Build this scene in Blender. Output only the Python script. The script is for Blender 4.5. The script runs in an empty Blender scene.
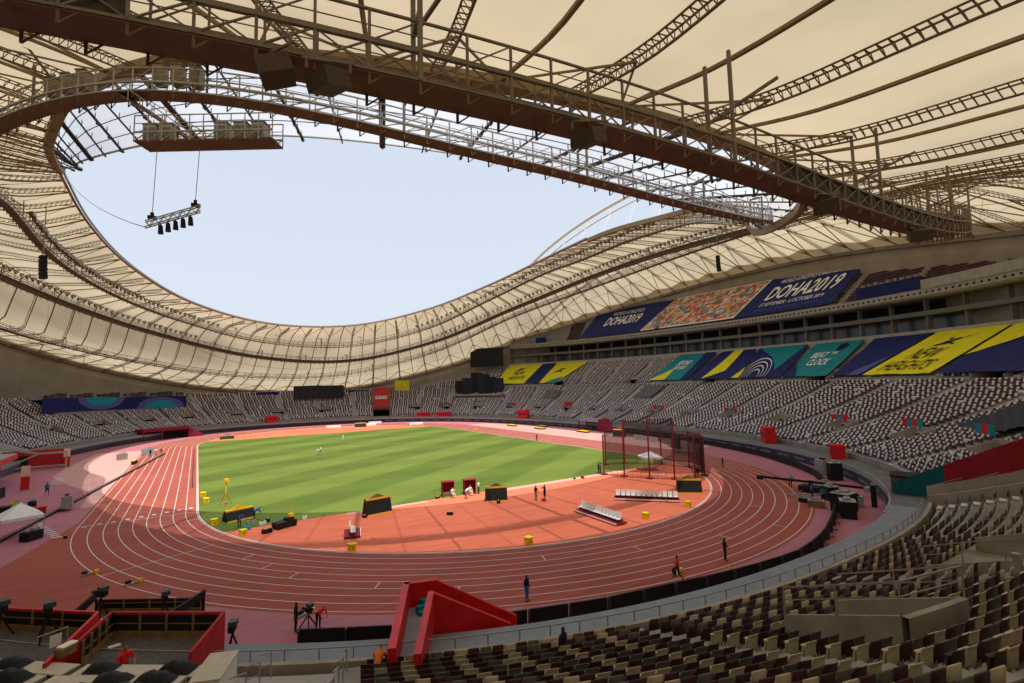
import bpy, math, random
import numpy as np
from mathutils import Vector, Matrix
random.seed(7); rng = np.random.default_rng(7)
R = math.radians
SC = bpy.context.scene
COL = SC.collection

# ------------------------------------------------------------------ camera, sky, sun, exposure
cam_d = bpy.data.cameras.new('camera'); cam = bpy.data.objects.new('camera', cam_d); COL.objects.link(cam)
CAM = Vector((-36.951, -72.067, 14.476)); YAW, PITCH, ROLL, FPX = 0.56967, 0.087163, -0.02277, 491.2
_f = Vector((math.sin(YAW)*math.cos(PITCH), math.cos(YAW)*math.cos(PITCH), math.sin(PITCH)))
_r = Vector((math.cos(YAW), -math.sin(YAW), 0)); _u = _r.cross(_f)
_r2 = _r*math.cos(ROLL)+_u*math.sin(ROLL); _u2 = -_r*math.sin(ROLL)+_u*math.cos(ROLL)
M = Matrix((( _r2.x, _u2.x, -_f.x), (_r2.y, _u2.y, -_f.y), (_r2.z, _u2.z, -_f.z))).to_4x4(); M.translation = CAM
cam.matrix_world = M
cam_d.sensor_width = 36.0; cam_d.lens = FPX/1024*36; cam_d.clip_start = 0.1; cam_d.clip_end = 6000
SC.camera = cam
SUN_EL, SUN_AZ = 69.3, 187.0        # azimuth clockwise from +y
w = bpy.data.worlds.new('World'); SC.world = w; w.use_nodes = True
nt = w.node_tree; nt.nodes.clear()
sky = nt.nodes.new('ShaderNodeTexSky'); sky.sky_type = 'NISHITA'; sky.sun_disc = False
sky.sun_elevation = R(SUN_EL); sky.sun_rotation = R(SUN_AZ); sky.dust_density = 4.0; sky.air_density = 1.0; sky.ozone_density = 1.0; sky.altitude = 0
bg = nt.nodes.new('ShaderNodeBackground'); bg.inputs[1].default_value = 0.105
wo = nt.nodes.new('ShaderNodeOutputWorld'); 
hz = nt.nodes.new('ShaderNodeMix'); hz.data_type = 'RGBA'; hz.inputs[0].default_value = 0.52; hz.inputs[7].default_value = (9.5, 10.2, 11.2, 1)   # dust haze
nt.links.new(sky.outputs[0], hz.inputs[6]); nt.links.new(hz.outputs[2], bg.inputs[0]); nt.links.new(bg.outputs[0], wo.inputs[0])
sl = bpy.data.lights.new('sun', 'SUN'); sl.energy = 5.0; sl.angle = R(0.5); sl.color = (1.0, 0.94, 0.85)
so = bpy.data.objects.new('sun', sl); COL.objects.link(so)
sd = Vector((math.sin(R(SUN_AZ))*math.cos(R(SUN_EL)), math.cos(R(SUN_AZ))*math.cos(R(SUN_EL)), math.sin(R(SUN_EL))))
so.rotation_euler = sd.to_track_quat('Z', 'Y').to_euler(); so.location = sd*300
SC.view_settings.view_transform = 'Standard'; SC.view_settings.look = 'None'
SC.view_settings.gamma = 1; SC.view_settings.use_curve_mapping = False
SC.view_settings.exposure = 0.2
SC.render.engine = 'CYCLES'
SC.cycles.max_bounces = 8; SC.cycles.diffuse_bounces = 4; SC.cycles.transmission_bounces = 6; SC.cycles.transparent_max_bounces = 16
SC.cycles.use_denoising = True

# ------------------------------------------------------------------ materials
MATS = {}
def mat(name, col, rough=0.7, metal=0.0, vary=0.12, scale=3.0, col2=None, bump=0.0, spec=0.22, coat=0.0):
    if name in MATS: return MATS[name]
    m = bpy.data.materials.new(name); m.use_nodes = True; n = m.node_tree; b = n.nodes['Principled BSDF']
    b.inputs['Roughness'].default_value = rough; b.inputs['Metallic'].default_value = metal
    b.inputs['Specular IOR Level'].default_value = spec
    if coat: b.inputs['Coat Weight'].default_value = coat
    tc = n.nodes.new('ShaderNodeTexCoord'); nz = n.nodes.new('ShaderNodeTexNoise')
    nz.inputs['Scale'].default_value = scale; nz.inputs['Detail'].default_value = 6; nz.inputs['Roughness'].default_value = 0.6
    n.links.new(tc.outputs['Object'], nz.inputs['Vector'])
    mx = n.nodes.new('ShaderNodeMix'); mx.data_type = 'RGBA'
    c2 = col2 if col2 else tuple(min(1, c*(1-vary*2)) for c in col)
    mx.inputs[6].default_value = (*c2, 1); mx.inputs[7].default_value = (*(min(1, c*(1+vary)) for c in col), 1)
    mr = n.nodes.new('ShaderNodeMapRange'); mr.inputs[1].default_value = 0.3; mr.inputs[2].default_value = 0.7
    n.links.new(nz.outputs[0], mr.inputs[0]); n.links.new(mr.outputs[0], mx.inputs[0]); n.links.new(mx.outputs[2], b.inputs['Base Color'])
    if bump:
        bp = n.nodes.new('ShaderNodeBump'); bp.inputs['Strength'].default_value = bump; bp.inputs['Distance'].default_value = 0.05
        n.links.new(nz.outputs[0], bp.inputs['Height']); n.links.new(bp.outputs[0], b.inputs['Normal'])
    MATS[name] = m; return m

def track_mat(name, col, col2, big=0.05):
    m = bpy.data.materials.new(name); m.use_nodes = True; n = m.node_tree; b = n.nodes['Principled BSDF']; L = n.links
    b.inputs['Roughness'].default_value = 0.85; b.inputs['Specular IOR Level'].default_value = 0.25
    tc = n.nodes.new('ShaderNodeTexCoord')
    a = n.nodes.new('ShaderNodeTexNoise'); a.inputs['Scale'].default_value = big; a.inputs['Detail'].default_value = 8; a.inputs['Roughness'].default_value = 0.7
    f = n.nodes.new('ShaderNodeTexNoise'); f.inputs['Scale'].default_value = 14; f.inputs['Detail'].default_value = 3
    mp = n.nodes.new('ShaderNodeMapping'); mp.inputs['Scale'].default_value = (0.15, 2.2, 1)     # seams / roller streaks across the rolls
    s = n.nodes.new('ShaderNodeTexNoise'); s.inputs['Scale'].default_value = 1.0; s.inputs['Detail'].default_value = 4
    L.new(tc.outputs['Object'], a.inputs['Vector']); L.new(tc.outputs['Object'], f.inputs['Vector']); L.new(tc.outputs['Object'], mp.inputs[0]); L.new(mp.outputs[0], s.inputs['Vector'])
    ad = n.nodes.new('ShaderNodeMath'); ad.operation = 'ADD'; L.new(a.outputs[0], ad.inputs[0]); L.new(s.outputs[0], ad.inputs[1])
    ad2 = n.nodes.new('ShaderNodeMath'); ad2.operation = 'MULTIPLY_ADD'; L.new(f.outputs[0], ad2.inputs[0]); ad2.inputs[1].default_value = 0.5; L.new(ad.outputs[0], ad2.inputs[2])
    mr = n.nodes.new('ShaderNodeMapRange'); mr.inputs[1].default_value = 0.95; mr.inputs[2].default_value = 1.5; L.new(ad2.outputs[0], mr.inputs[0])
    mx = n.nodes.new('ShaderNodeMix'); mx.data_type = 'RGBA'; mx.inputs[6].default_value = (*col2, 1); mx.inputs[7].default_value = (*col, 1)
    L.new(mr.outputs[0], mx.inputs[0]); L.new(mx.outputs[2], b.inputs['Base Color'])
    MATS[name] = m; return m

def translucent_mat(name, col, trans=0.5, transparent=0.0, seam=True):
    m = bpy.data.materials.new(name); m.use_nodes = True; n = m.node_tree; n.nodes.clear(); L = n.links
    o = n.nodes.new('ShaderNodeOutputMaterial')
    d = n.nodes.new('ShaderNodeBsdfDiffuse'); t = n.nodes.new('ShaderNodeBsdfTranslucent'); mx = n.nodes.new('ShaderNodeMixShader')
    tc = n.nodes.new('ShaderNodeTexCoord'); nz = n.nodes.new('ShaderNodeTexNoise'); nz.inputs['Scale'].default_value = 0.06; nz.inputs['Detail'].default_value = 8
    L.new(tc.outputs['Object'], nz.inputs['Vector'])
    c = n.nodes.new('ShaderNodeMix'); c.data_type = 'RGBA'; c.inputs[6].default_value = (*(x*0.80 for x in col), 1); c.inputs[7].default_value = (*col, 1)
    mr = n.nodes.new('ShaderNodeMapRange'); mr.inputs[1].default_value = 0.35; mr.inputs[2].default_value = 0.6
    L.new(nz.outputs[0], mr.inputs[0]); L.new(mr.outputs[0], c.inputs[0])
    L.new(c.outputs[2], d.inputs[0]); L.new(c.outputs[2], t.inputs[0])
    mx.inputs[0].default_value = trans; L.new(d.outputs[0], mx.inputs[1]); L.new(t.outputs[0], mx.inputs[2])
    last = mx
    if transparent > 0:
        tr = n.nodes.new('ShaderNodeBsdfTransparent'); tr.inputs[0].default_value = (0.97, 0.98, 1.0, 1)
        m2 = n.nodes.new('ShaderNodeMixShader'); m2.inputs[0].default_value = transparent
        L.new(mx.outputs[0], m2.inputs[1]); L.new(tr.outputs[0], m2.inputs[2]); last = m2
    L.new(last.outputs[0], o.inputs[0]); MATS[name] = m; return m

C_CONC = mat('concrete', (0.27, 0.255, 0.235), 0.85, vary=0.12, scale=0.6, bump=0.1)
C_TERR = mat('terrace_concrete', (0.37, 0.355, 0.335), 0.9, vary=0.12, scale=0.5)
C_WALKD = mat('shade_toned_walkway', (0.15, 0.145, 0.14), 0.8, vary=0.15, scale=0.8)  # walkway colour darkened for the shade along the right side
C_TEALD = mat('dark_teal_fabric', (0.004, 0.09, 0.11), 0.8)
C_REDDD = mat('deep_red_fabric', (0.28, 0.012, 0.02), 0.8, vary=0.15, scale=0.6)
C_STAIR = mat('pale_stair_concrete', (0.50, 0.48, 0.455), 0.9, vary=0.1, scale=0.8)
C_CONC_L = mat('light_concrete', (0.36, 0.34, 0.31), 0.85, vary=0.1, scale=0.8)
C_CONC_W = mat('beige_parapet_concrete', (0.31, 0.275, 0.225), 0.8, vary=0.15, scale=0.7)
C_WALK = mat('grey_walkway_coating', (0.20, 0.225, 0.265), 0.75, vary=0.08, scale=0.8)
C_DARK = mat('opening_shade', (0.02, 0.02, 0.022), 0.9)  # near-black standing in for the shade inside tunnels and openings
C_BLACK = mat('black_cover', (0.012, 0.012, 0.014), 0.6)
C_BLACKG = mat('black_gloss', (0.01, 0.01, 0.012), 0.25)
C_STEEL = mat('painted_steel', (0.23, 0.185, 0.135), 0.55, vary=0.15, scale=2)
C_STEELB = mat('brown_soffit', (0.17, 0.085, 0.06), 0.6, vary=0.12, scale=1.2)
C_STEELG = mat('galvanised_steel', (0.42, 0.40, 0.37), 0.45, metal=0.4, vary=0.15, scale=3)
C_RAIL = mat('rail_steel', (0.30, 0.28, 0.24), 0.5, metal=0.1, scale=5)
C_TRUSS = mat('roof_truss_paint', (0.17, 0.11, 0.06), 0.6, vary=0.12, scale=2)
C_RIDGE = mat('roof_ridge_paint', (0.27, 0.18, 0.09), 0.6, vary=0.12, scale=2)
C_MEMB = translucent_mat('tan_membrane', (0.52, 0.44, 0.305), 0.53)
C_CLEAR = translucent_mat('clear_roof_sheet', (0.70, 0.74, 0.79), 0.55, 0.38)
C_SB = mat('seat_beige', (0.44, 0.375, 0.255), 0.5, vary=0.05, scale=4)
C_SM = mat('seat_maroon', (0.05, 0.014, 0.02), 0.5, vary=0.08, scale=4)
C_SG = mat('seat_grey', (0.10, 0.092, 0.075), 0.5, vary=0.08, scale=4)
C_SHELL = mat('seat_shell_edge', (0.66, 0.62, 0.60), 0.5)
C_SMF = mat('seat_maroon_far', (0.080, 0.034, 0.046), 0.5, vary=0.15, scale=0.3)  # slightly paler maroon given to the distant seats
C_NAVY = mat('navy_fabric', (0.012, 0.020, 0.13), 0.75, vary=0.15, scale=0.5)
C_TEAL = mat('teal_fabric', (0.008, 0.22, 0.27), 0.75, vary=0.1, scale=0.5)
C_YEL = mat('yellow_fabric', (0.72, 0.66, 0.02), 0.75, vary=0.06, scale=0.5)
C_WHT = mat('white_print', (0.8, 0.8, 0.8), 0.7, vary=0.02)
C_BLUL = mat('light_navy_print', (0.09, 0.10, 0.34), 0.75)
C_RED = mat('bright_red_board', (0.58, 0.014, 0.018), 0.45, vary=0.14, scale=1.1)
C_REDD = mat('red_fabric', (0.45, 0.02, 0.03), 0.7, vary=0.15, scale=0.8)
C_MAR = mat('maroon_fabric', (0.22, 0.012, 0.03), 0.7, vary=0.12, scale=0.9)
C_YO = mat('yellow_orange_plastic', (0.85, 0.50, 0.01), 0.5, vary=0.05)
C_WOOD = mat('plywood', (0.24, 0.135, 0.05), 0.7, vary=0.15, scale=3)
C_WPL = mat('white_plastic', (0.78, 0.78, 0.76), 0.4, vary=0.04)
C_GREYP = mat('grey_plastic', (0.28, 0.28, 0.29), 0.5)

# ------------------------------------------------------------------ mesh builder
class MB:
    def __init__(s): s.v = []; s.f = []; s.m = []; s.n = 0
    def add(s, vs, fs, mi=0):
        vs = np.asarray(vs, dtype=float).reshape(-1, 3); b = s.n; s.v.append(vs); s.n += len(vs)
        for f in fs: s.f.append([b+i for i in f]); s.m.append(mi)
    def quadgrid(s, P, closed=False, mi=0):      # P: (n,m,3)
        n, m = P.shape[:2]; b = s.n; s.v.append(P.reshape(-1, 3)); s.n += n*m
        for i in range(n if closed else n-1):
            j = (i+1) % n
            for k in range(m-1): s.f.append([b+i*m+k, b+j*m+k, b+j*m+k+1, b+i*m+k+1]); s.m.append(mi)
    def box(s, c, size, rz=0.0, mi=0, tilt=0.0):     # c = centre
        hx, hy, hz = [q/2 for q in size]; cs, sn = math.cos(rz), math.sin(rz); ct, st = math.cos(tilt), math.sin(tilt)
        vs = []
        for x, y, z in ((-hx,-hy,-hz),(hx,-hy,-hz),(hx,hy,-hz),(-hx,hy,-hz),(-hx,-hy,hz),(hx,-hy,hz),(hx,hy,hz),(-hx,hy,hz)):
            y, z = y*ct-z*st, y*st+z*ct
            vs.append((c[0]+x*cs-y*sn, c[1]+x*sn+y*cs, c[2]+z))
        s.add(vs, [(0,3,2,1),(4,5,6,7),(0,1,5,4),(1,2,6,5),(2,3,7,6),(3,0,4,7)], mi)
    def bar(s, p, q, w=0.1, h=None, mi=0, up=(0,0,1)):
        h = h or w; p = np.array(p, float); q = np.array(q, float); d = q-p; l = np.linalg.norm(d)
        if l < 1e-6: return
        d /= l; u = np.array(up, float); a = np.cross(d, u)
        if np.linalg.norm(a) < 1e-3: a = np.cross(d, (1, 0, 0))
        a /= np.linalg.norm(a); b2 = np.cross(a, d)
        a = a*w/2; b2 = b2*h/2
        s.add([p-a-b2, p+a-b2, p+a+b2, p-a+b2, q-a-b2, q+a-b2, q+a+b2, q-a+b2], [(0,3,2,1),(4,5,6,7),(0,1,5,4),(1,2,6,5),(2,3,7,6),(3,0,4,7)], mi)
    def tube(s, pts, r, n=6, mi=0):
        pts = [np.array(p, float) for p in pts]; b = s.n; ring = []
        for i, p in enumerate(pts):
            d = pts[min(i+1, len(pts)-1)]-pts[max(i-1, 0)]; d /= max(np.linalg.norm(d), 1e-9)
            a = np.cross(d, (0, 0, 1)); 
            if np.linalg.norm(a) < 1e-3: a = np.cross(d, (1, 0, 0))
            a /= np.linalg.norm(a); c = np.cross(a, d); rr = r[i] if hasattr(r, '__len__') else r
            for k in range(n): t = 2*math.pi*k/n; ring.append(p+rr*(a*math.cos(t)+c*math.sin(t)))
        s.v.append(np.array(ring)); s.n += len(ring)
        for i in range(len(pts)-1):
            for k in range(n): k2 = (k+1) % n; s.f.append([b+i*n+k, b+i*n+k2, b+(i+1)*n+k2, b+(i+1)*n+k]); s.m.append(mi)
        s.f.append([b+k for k in range(n)][::-1]); s.m.append(mi); s.f.append([b+(len(pts)-1)*n+k for k in range(n)]); s.m.append(mi)
    def poly(s, pts, mi=0): s.add(pts, [tuple(range(len(pts)))], mi)
    def prism(s, outline, z0, z1, mi=0):      # vertical prism of a plan outline (ccw)
        n = len(outline); vs = [(x, y, z0) for x, y in outline]+[(x, y, z1) for x, y in outline]
        s.add(vs, [tuple(range(n))[::-1], tuple(range(n, 2*n))]+[(i, (i+1) % n, n+(i+1) % n, n+i) for i in range(n)], mi)
    def build(s, name, mats, parent=None, smooth=False):
        me = bpy.data.meshes.new(name)
        V = np.concatenate(s.v) if s.v else np.zeros((0, 3))
        me.from_pydata(V.tolist(), [], s.f)
        for m_ in (mats if isinstance(mats, (list, tuple)) else [mats]): me.materials.append(m_)
        if any(s.m): me.polygons.foreach_set('material_index', s.m)
        if smooth: me.polygons.foreach_set('use_smooth', [True]*len(s.f))
        me.update()
        o = bpy.data.objects.new(name, me); COL.objects.link(o)
        if parent: o.parent = parent; o.matrix_parent_inverse = Matrix.Identity(4); 
        if parent and (parent.location.length > 0 or parent.rotation_euler.z): # geometry given in world space
            pass
        return o

def tag(o, label=None, cat=None, group=None, kind=None):
    if label: o['label'] = label
    if cat: o['category'] = cat
    if group: o['group'] = group
    if kind: o['kind'] = kind
    return o
def thing(name, label, cat, loc=(0, 0, 0), rz=0.0, group=None):
    o = bpy.data.objects.new(name, None); COL.objects.link(o); o.location = loc; o.rotation_euler = (0, 0, rz); o.empty_display_size = 0.2
    return tag(o, label, cat, group)
def copy_tree(o, parent=None):
    c = o.copy(); COL.objects.link(c)
    if parent: c.parent = parent
    for ch in list(o.children): copy_tree(ch, c)
    return c

# ------------------------------------------------------------------ plan curves
A0, B0, NP, CY = 66.0, 95.0, 2.35, 42.2       # front wall of the seating bowl
def bowl_r(d, ph):
    c, s = np.abs(np.cos(ph)), np.abs(np.sin(ph))
    return ((c/(A0+d))**NP+(s/(B0+d))**NP)**(-1/NP)
def bp(d, ph, z=0.0):
    r = bowl_r(d, ph); return (r*math.cos(ph), CY+r*math.sin(ph), z)
def bpa(d, ph, z):
    r = bowl_r(d, ph); return np.stack([r*np.cos(ph), CY+r*np.sin(ph), np.broadcast_to(z, np.shape(ph))], -1)
RINGS = {
 'in': [58.3, 76.0, 2.2, 45.1, 56.1, 54.5, 50.5, 44.2, 38.6, 37.6, 41.1, 46.6, 51.3, 53.3, 48.4, 41.8, 39.6, 37.7, 38.3, 43.1, 50.4, 55.5],
 'i2': [56.4, 91.3, 2.2, 42.6, 50.5, 49.1, 45.8, 41.9, 39.3, 39.3, 42.0, 46.4, 50.3, 51.5, 49.1, 45.5, 41.1, 35.0, 35.0, 38.6, 45.0, 49.2],
 'A': [66.1, 87.1, 2.3, 45.7, 53.7, 52.5, 47.0, 37.8, 31.3, 31.9, 37.1, 41.4, 44.5, 47.5, 44.2, 38.2, 37.0, 32.2, 32.8, 40.8, 50.2, 53.9],
 'B': [93.0, 100.0, 2.5, 42.4, 56.3, 54.1, 46.5, 33.6, 25.5, 26.7, 34.5, 43.5, 50.2, 51.7, 46.7, 36.2, 27.4, 25.4, 26.6, 35.9, 49.5, 55.0],
 'C': [103.2, 110.5, 2.2, 42.2, 57.0, 53.1, 45.1, 30.2, 20.4, 19.6, 25.0, 33.0, 42.9, 49.7, 49.9, 43.8, 34.9, 28.9, 30.1, 39.2, 51.3, 57.0],
 'D': [125.7, 137.5, 2.1, 42.2, 51.3, 46.3, 36.9, 23.3, 13.9, 14.6, 23.5, 36.9, 47.1, 50.8, 47.7, 39.7, 30.7, 25.0, 25.8, 32.9, 43.0, 50.3]}
def ring_rz(key, ph):           # radius from (0, cy) and height at polar angle ph (radians)
    p = np.array(RINGS[key]); A, B, n, cy = p[:4]; z = p[4:]; ph = np.asarray(ph, float)
    c, s = np.abs(np.cos(ph)), np.abs(np.sin(ph)); r = ((c/A)**n+(s/B)**n)**(-1/n)
    bump = np.exp(-((((np.degrees(ph)+180) % 360-180)+46)/20.0)**2) if key == 'in' else 0.0
    r = r+10.5*bump-(3.4*np.exp(-((((np.degrees(ph)+180) % 360-180)+157)/11.0)**2) if key == 'in' else 0.0)
    t = (ph/(2*np.pi)*18) % 18; i = np.floor(t).astype(int) % 18; f = t-np.floor(t)
    P = [z[(i+k) % 18] for k in (-1, 0, 1, 2)]
    zz = .5*((2*P[1])+(-P[0]+P[2])*f+(2*P[0]-5*P[1]+4*P[2]-P[3])*f*f+(-P[0]+3*P[1]-3*P[2]+P[3])*f**3)
    return r, zz+3.3*bump, cy
def ring_pt(key, ph, dz=0.0):
    r, z, cy = ring_rz(key, ph); return np.stack([r*np.cos(ph), cy+r*np.sin(ph), z+dz], -1)
def D2R(a): return np.radians(a)

# roof surface: for angle ph a list of control points (r about CY, z)
def roof_profile(ph):
    pts = []
    def rad(key, dz, off=0.0):
        q = ring_pt(key, ph, dz); return [math.hypot(q[0], q[1]-CY)+off, q[2]]
    a = rad('in', 0); b = rad('i2', 0); e = b[0]-a[0]
    wgt = min(max(e/4, 0), 1) if math.sin(ph) < 0.1 else 0
    st = [a[0]+(max(e, 0) if wgt > 0 else 0)+0.3*wgt*max(0, -math.sin(ph))**2, a[1]*(1-wgt)+b[1]*wgt]
    rest = [rad('A', 4.5), rad('B', 4.2+2.8*max(0, -math.sin(ph))**2), rad('C', 2.5), rad('D', 0.3)]
    out = [st]
    for q in rest:
        if q is rest[0]:
            wn = min(1, max(0, (-math.sin(ph)-0.15)/0.45)); qb = rest[1]; zl = st[1]+(qb[1]-st[1])*(q[0]-st[0])/(qb[0]-st[0]); q = [q[0], q[1]*(1-wn)+zl*wn]
        if q[0] > out[-1][0]+3: out.append(q)
        elif q is rest[-1]: out[-1] = q
    return a, out
def roof_line(ph, n=26):         # membrane section at ph: n points
    _, c = roof_profile(ph); rs = [q[0] for q in c]; zs = [q[1] for q in c]
    m = len(c); sl_ = [(zs[i+1]-zs[i])/(rs[i+1]-rs[i]) for i in range(m-1)]
    tg = [sl_[0]]+[(sl_[i-1]*sl_[i] > 0) and 2*sl_[i-1]*sl_[i]/(sl_[i-1]+sl_[i]) or 0.0 for i in range(1, m-1)]+[sl_[-1]]
    out = []
    for k in range(n):
        r = rs[0]+(rs[-1]-rs[0])*k/(n-1); i = max(j for j in range(m-1) if rs[j] <= r+1e-9)
        h = rs[i+1]-rs[i]; t = (r-rs[i])/h
        z = (2*t**3-3*t*t+1)*zs[i]+(t**3-2*t*t+t)*h*tg[i]+(-2*t**3+3*t*t)*zs[i+1]+(t**3-t*t)*h*tg[i+1]
        out.append((r*math.cos(ph), CY+r*math.sin(ph), z))
    return np.array(out)
# ================================================================== GROUND, TRACK, FIELD
def flat(name, outline, z, m, kind='structure'):
    b = MB(); b.poly([(x, y, z) for x, y in outline]); o = b.build(name, m); o['kind'] = kind; return o
def stadium_outline(r, n=96):
    p = [(r*math.cos(t), 84.39+r*math.sin(t)) for t in np.linspace(0, math.pi, n)]
    return p+[(r*math.cos(t), r*math.sin(t)) for t in np.linspace(math.pi, 2*math.pi, n)]
T_APRON = track_mat('pink_apron', (0.43, 0.165, 0.20), (0.32, 0.115, 0.15))
T_TRACK = track_mat('red_track', (0.36, 0.086, 0.060), (0.245, 0.056, 0.042))
T_DZONE = track_mat('orange_red_dzone', (0.70, 0.175, 0.092), (0.50, 0.115, 0.06))
T_PALE = track_mat('pale_runway_and_sunlit_apron', (0.56, 0.31, 0.28), (0.48, 0.25, 0.23))  # runway colour, also used for the apron's painted sunlit patch
flat('ground', [(-3000, -3000), (3000, -3000), (3000, 3000), (-3000, 3000)], -0.06, mat('sand_ground', (0.42, 0.34, 0.24), 0.95, scale=0.02))
flat('apron', [tuple(bp(3.0, a)[:2]) for a in np.linspace(0, 2*math.pi, 240, endpoint=False)], 0.0, T_APRON)
flat('pale_runway_surface', [(47.9, -6), (62, -2), (64.2, 30), (64.4, 55), (61, 78), (55, 92), (47.9, 92)], 0.004, T_PALE)
flat('sunlit_left_apron_patch', [(-49.2, 12), (-47.8, 12), (-47.8, 84), (-57.0, 84), (-58.5, 58), (-58.0, 46), (-53.5, 33), (-49.6, 24)], 0.004, T_PALE)  # sunlit stretch of the apron, painted as a paler patch
RO = 36.5+9*1.22
flat('running_track', stadium_outline(RO+0.35), 0.008, T_TRACK)
flat('sprint_extension', [(-RO-0.5, 2), (-51.5, -18), (-54, -40), (-44.5, -40), (-42.2, -30), (-38.8, -27.0), (-36, 2)][::-1], 0.012, T_TRACK)
flat('infield_surface', stadium_outline(36.5), 0.016, T_DZONE)
def infield_grass():
    m = bpy.data.materials.new('mown_grass'); m.use_nodes = True; n = m.node_tree; b = n.nodes['Principled BSDF']; L = n.links
    b.inputs['Roughness'].default_value = 0.9; b.inputs['Specular IOR Level'].default_value = 0.2
    g = n.nodes.new('ShaderNodeNewGeometry'); sp = n.nodes.new('ShaderNodeSeparateXYZ'); L.new(g.outputs['Position'], sp.inputs[0])
    def stripe(out, period, ph):
        a = n.nodes.new('ShaderNodeMath'); a.operation = 'MULTIPLY_ADD'; L.new(out, a.inputs[0]); a.inputs[1].default_value = math.pi/period; a.inputs[2].default_value = ph
        s = n.nodes.new('ShaderNodeMath'); s.operation = 'SINE'; L.new(a.outputs[0], s.inputs[0])
        k = n.nodes.new('ShaderNodeMath'); k.operation = 'MULTIPLY'; L.new(s.outputs[0], k.inputs[0]); k.inputs[1].default_value = 5; k.use_clamp = False
        c = n.nodes.new('ShaderNodeClamp'); c.inputs[1].default_value = -1; L.new(k.outputs[0], c.inputs[0]); return c.outputs[0]
    def rot(a, b_):
        p = n.nodes.new('ShaderNodeMath'); p.operation = 'MULTIPLY'; L.new(sp.outputs[0], p.inputs[0]); p.inputs[1].default_value = a
        q = n.nodes.new('ShaderNodeMath'); q.operation = 'MULTIPLY_ADD'; L.new(sp.outputs[1], q.inputs[0]); q.inputs[1].default_value = b_; L.new(p.outputs[0], q.inputs[2]); return q.outputs[0]
    sy = stripe(rot(-0.545, 0.839), 7.6, 0.3); sx = stripe(rot(0.15, 0.99), 6.5, 1.2)
    su = n.nodes.new('ShaderNodeMath'); su.operation = 'MULTIPLY_ADD'; L.new(sx, su.inputs[0]); su.inputs[1].default_value = 0.4; L.new(sy, su.inputs[2])
    tc = n.nodes.new('ShaderNodeTexCoord')
    n1 = n.nodes.new('ShaderNodeTexNoise'); n1.inputs['Scale'].default_value = 0.25; n1.inputs['Detail'].default_value = 9; n1.inputs['Roughness'].default_value = 0.75; L.new(tc.outputs['Object'], n1.inputs['Vector'])
    n2 = n.nodes.new('ShaderNodeTexNoise'); n2.inputs['Scale'].default_value = 6; n2.inputs['Detail'].default_value = 4; L.new(tc.outputs['Object'], n2.inputs['Vector'])
    t1 = n.nodes.new('ShaderNodeMath'); t1.operation = 'MULTIPLY_ADD'; L.new(n1.outputs[0], t1.inputs[0]); t1.inputs[1].default_value = 2.4; L.new(su.outputs[0], t1.inputs[2])
    t2 = n.nodes.new('ShaderNodeMath'); t2.operation = 'MULTIPLY_ADD'; L.new(n2.outputs[0], t2.inputs[0]); t2.inputs[1].default_value = 1.2; L.new(t1.outputs[0], t2.inputs[2])
    mr = n.nodes.new('ShaderNodeMapRange'); mr.inputs[1].default_value = 0.0; mr.inputs[2].default_value = 3.6; L.new(t2.outputs[0], mr.inputs[0])
    mx = n.nodes.new('ShaderNodeMix'); mx.data_type = 'RGBA'; mx.inputs[6].default_value = (0.062, 0.100, 0.012, 1); mx.inputs[7].default_value = (0.125, 0.168, 0.028, 1)
    L.new(mr.outputs[0], mx.inputs[0]); L.new(mx.outputs[2], b.inputs['Base Color'])
    r = 36.38; yb = 12.1; x0 = math.sqrt(r*r-yb*yb)
    a0 = math.atan2(yb, x0)
    out = [(r*math.cos(t), 84.39+r*math.sin(t)) for t in np.linspace(0, a0, 12)]
    out += [(r*math.cos(t), 84.39+r*math.sin(t)) for t in np.linspace(math.pi-a0, math.pi, 12)]
    out += [(r*math.cos(t), r*math.sin(t)) for t in np.linspace(math.pi, math.pi+a0, 12)]
    out += [(r*math.cos(t), r*math.sin(t)) for t in np.linspace(2*math.pi-a0, 2*math.pi, 12)]
    flat('infield_grass_ground', out, 0.022, m)
infield_grass()
C_LINE = mat('track_line_paint', (0.66, 0.65, 0.63), 0.8, vary=0.08, scale=1.5)
b = MB()
def line_loop(r, w, z):
    o = np.array(stadium_outline(r+w/2, 120)); i = np.array(stadium_outline(r-w/2, 120)); n = len(o)
    P = np.zeros((n, 2, 3)); P[:, 0, :2] = o; P[:, 1, :2] = i; P[:, :, 2] = z; b.quadgrid(P, closed=True)
for k in range(1, 10): line_loop(36.5+1.22*k, 0.07, 0.020)
line_loop(36.6, 0.07, 0.024); 
def seg(p, q, w=0.06, z=0.023):
    p = np.array(p, float); q = np.array(q, float); d = q-p; d /= np.linalg.norm(d); a = np.array((-d[1], d[0]))*w/2
    b.poly([(*(p-a), z), (*(q-a), z), (*(q+a), z), (*(p+a), z)])
def rad_mark(ang, r0, r1, w=0.08): c, s = math.cos(R(ang)), math.sin(R(ang)); seg((r0*c, r0*s), (r1*c, r1*s), w)
seg((-36.5, 0), (-47.5, 0), 0.08); seg((-36.5, -4.2), (-41.5, -5.0), 0.06)
rad_mark(-155, 38.9, 47.5); 
for k, a in enumerate((-146, -141, -136, -126, -118, -108)): rad_mark(a, 38.9+1.22*(k % 5), 38.9+1.22*(k % 5+1)+0.05)
for k, a in enumerate((-96, -84, -75, -66, -52, -40, -30)): rad_mark(a, 40.2+1.22*((k*2) % 5), 40.2+1.22*((k*2) % 5+1)+0.05)
for k in range(9):
    y = 2.5-0.35*k
    for j in range(2): seg((-37.0-1.22*k, y+j*0.35), (-37.4-1.22*k, y+j*0.35), 0.25)
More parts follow.
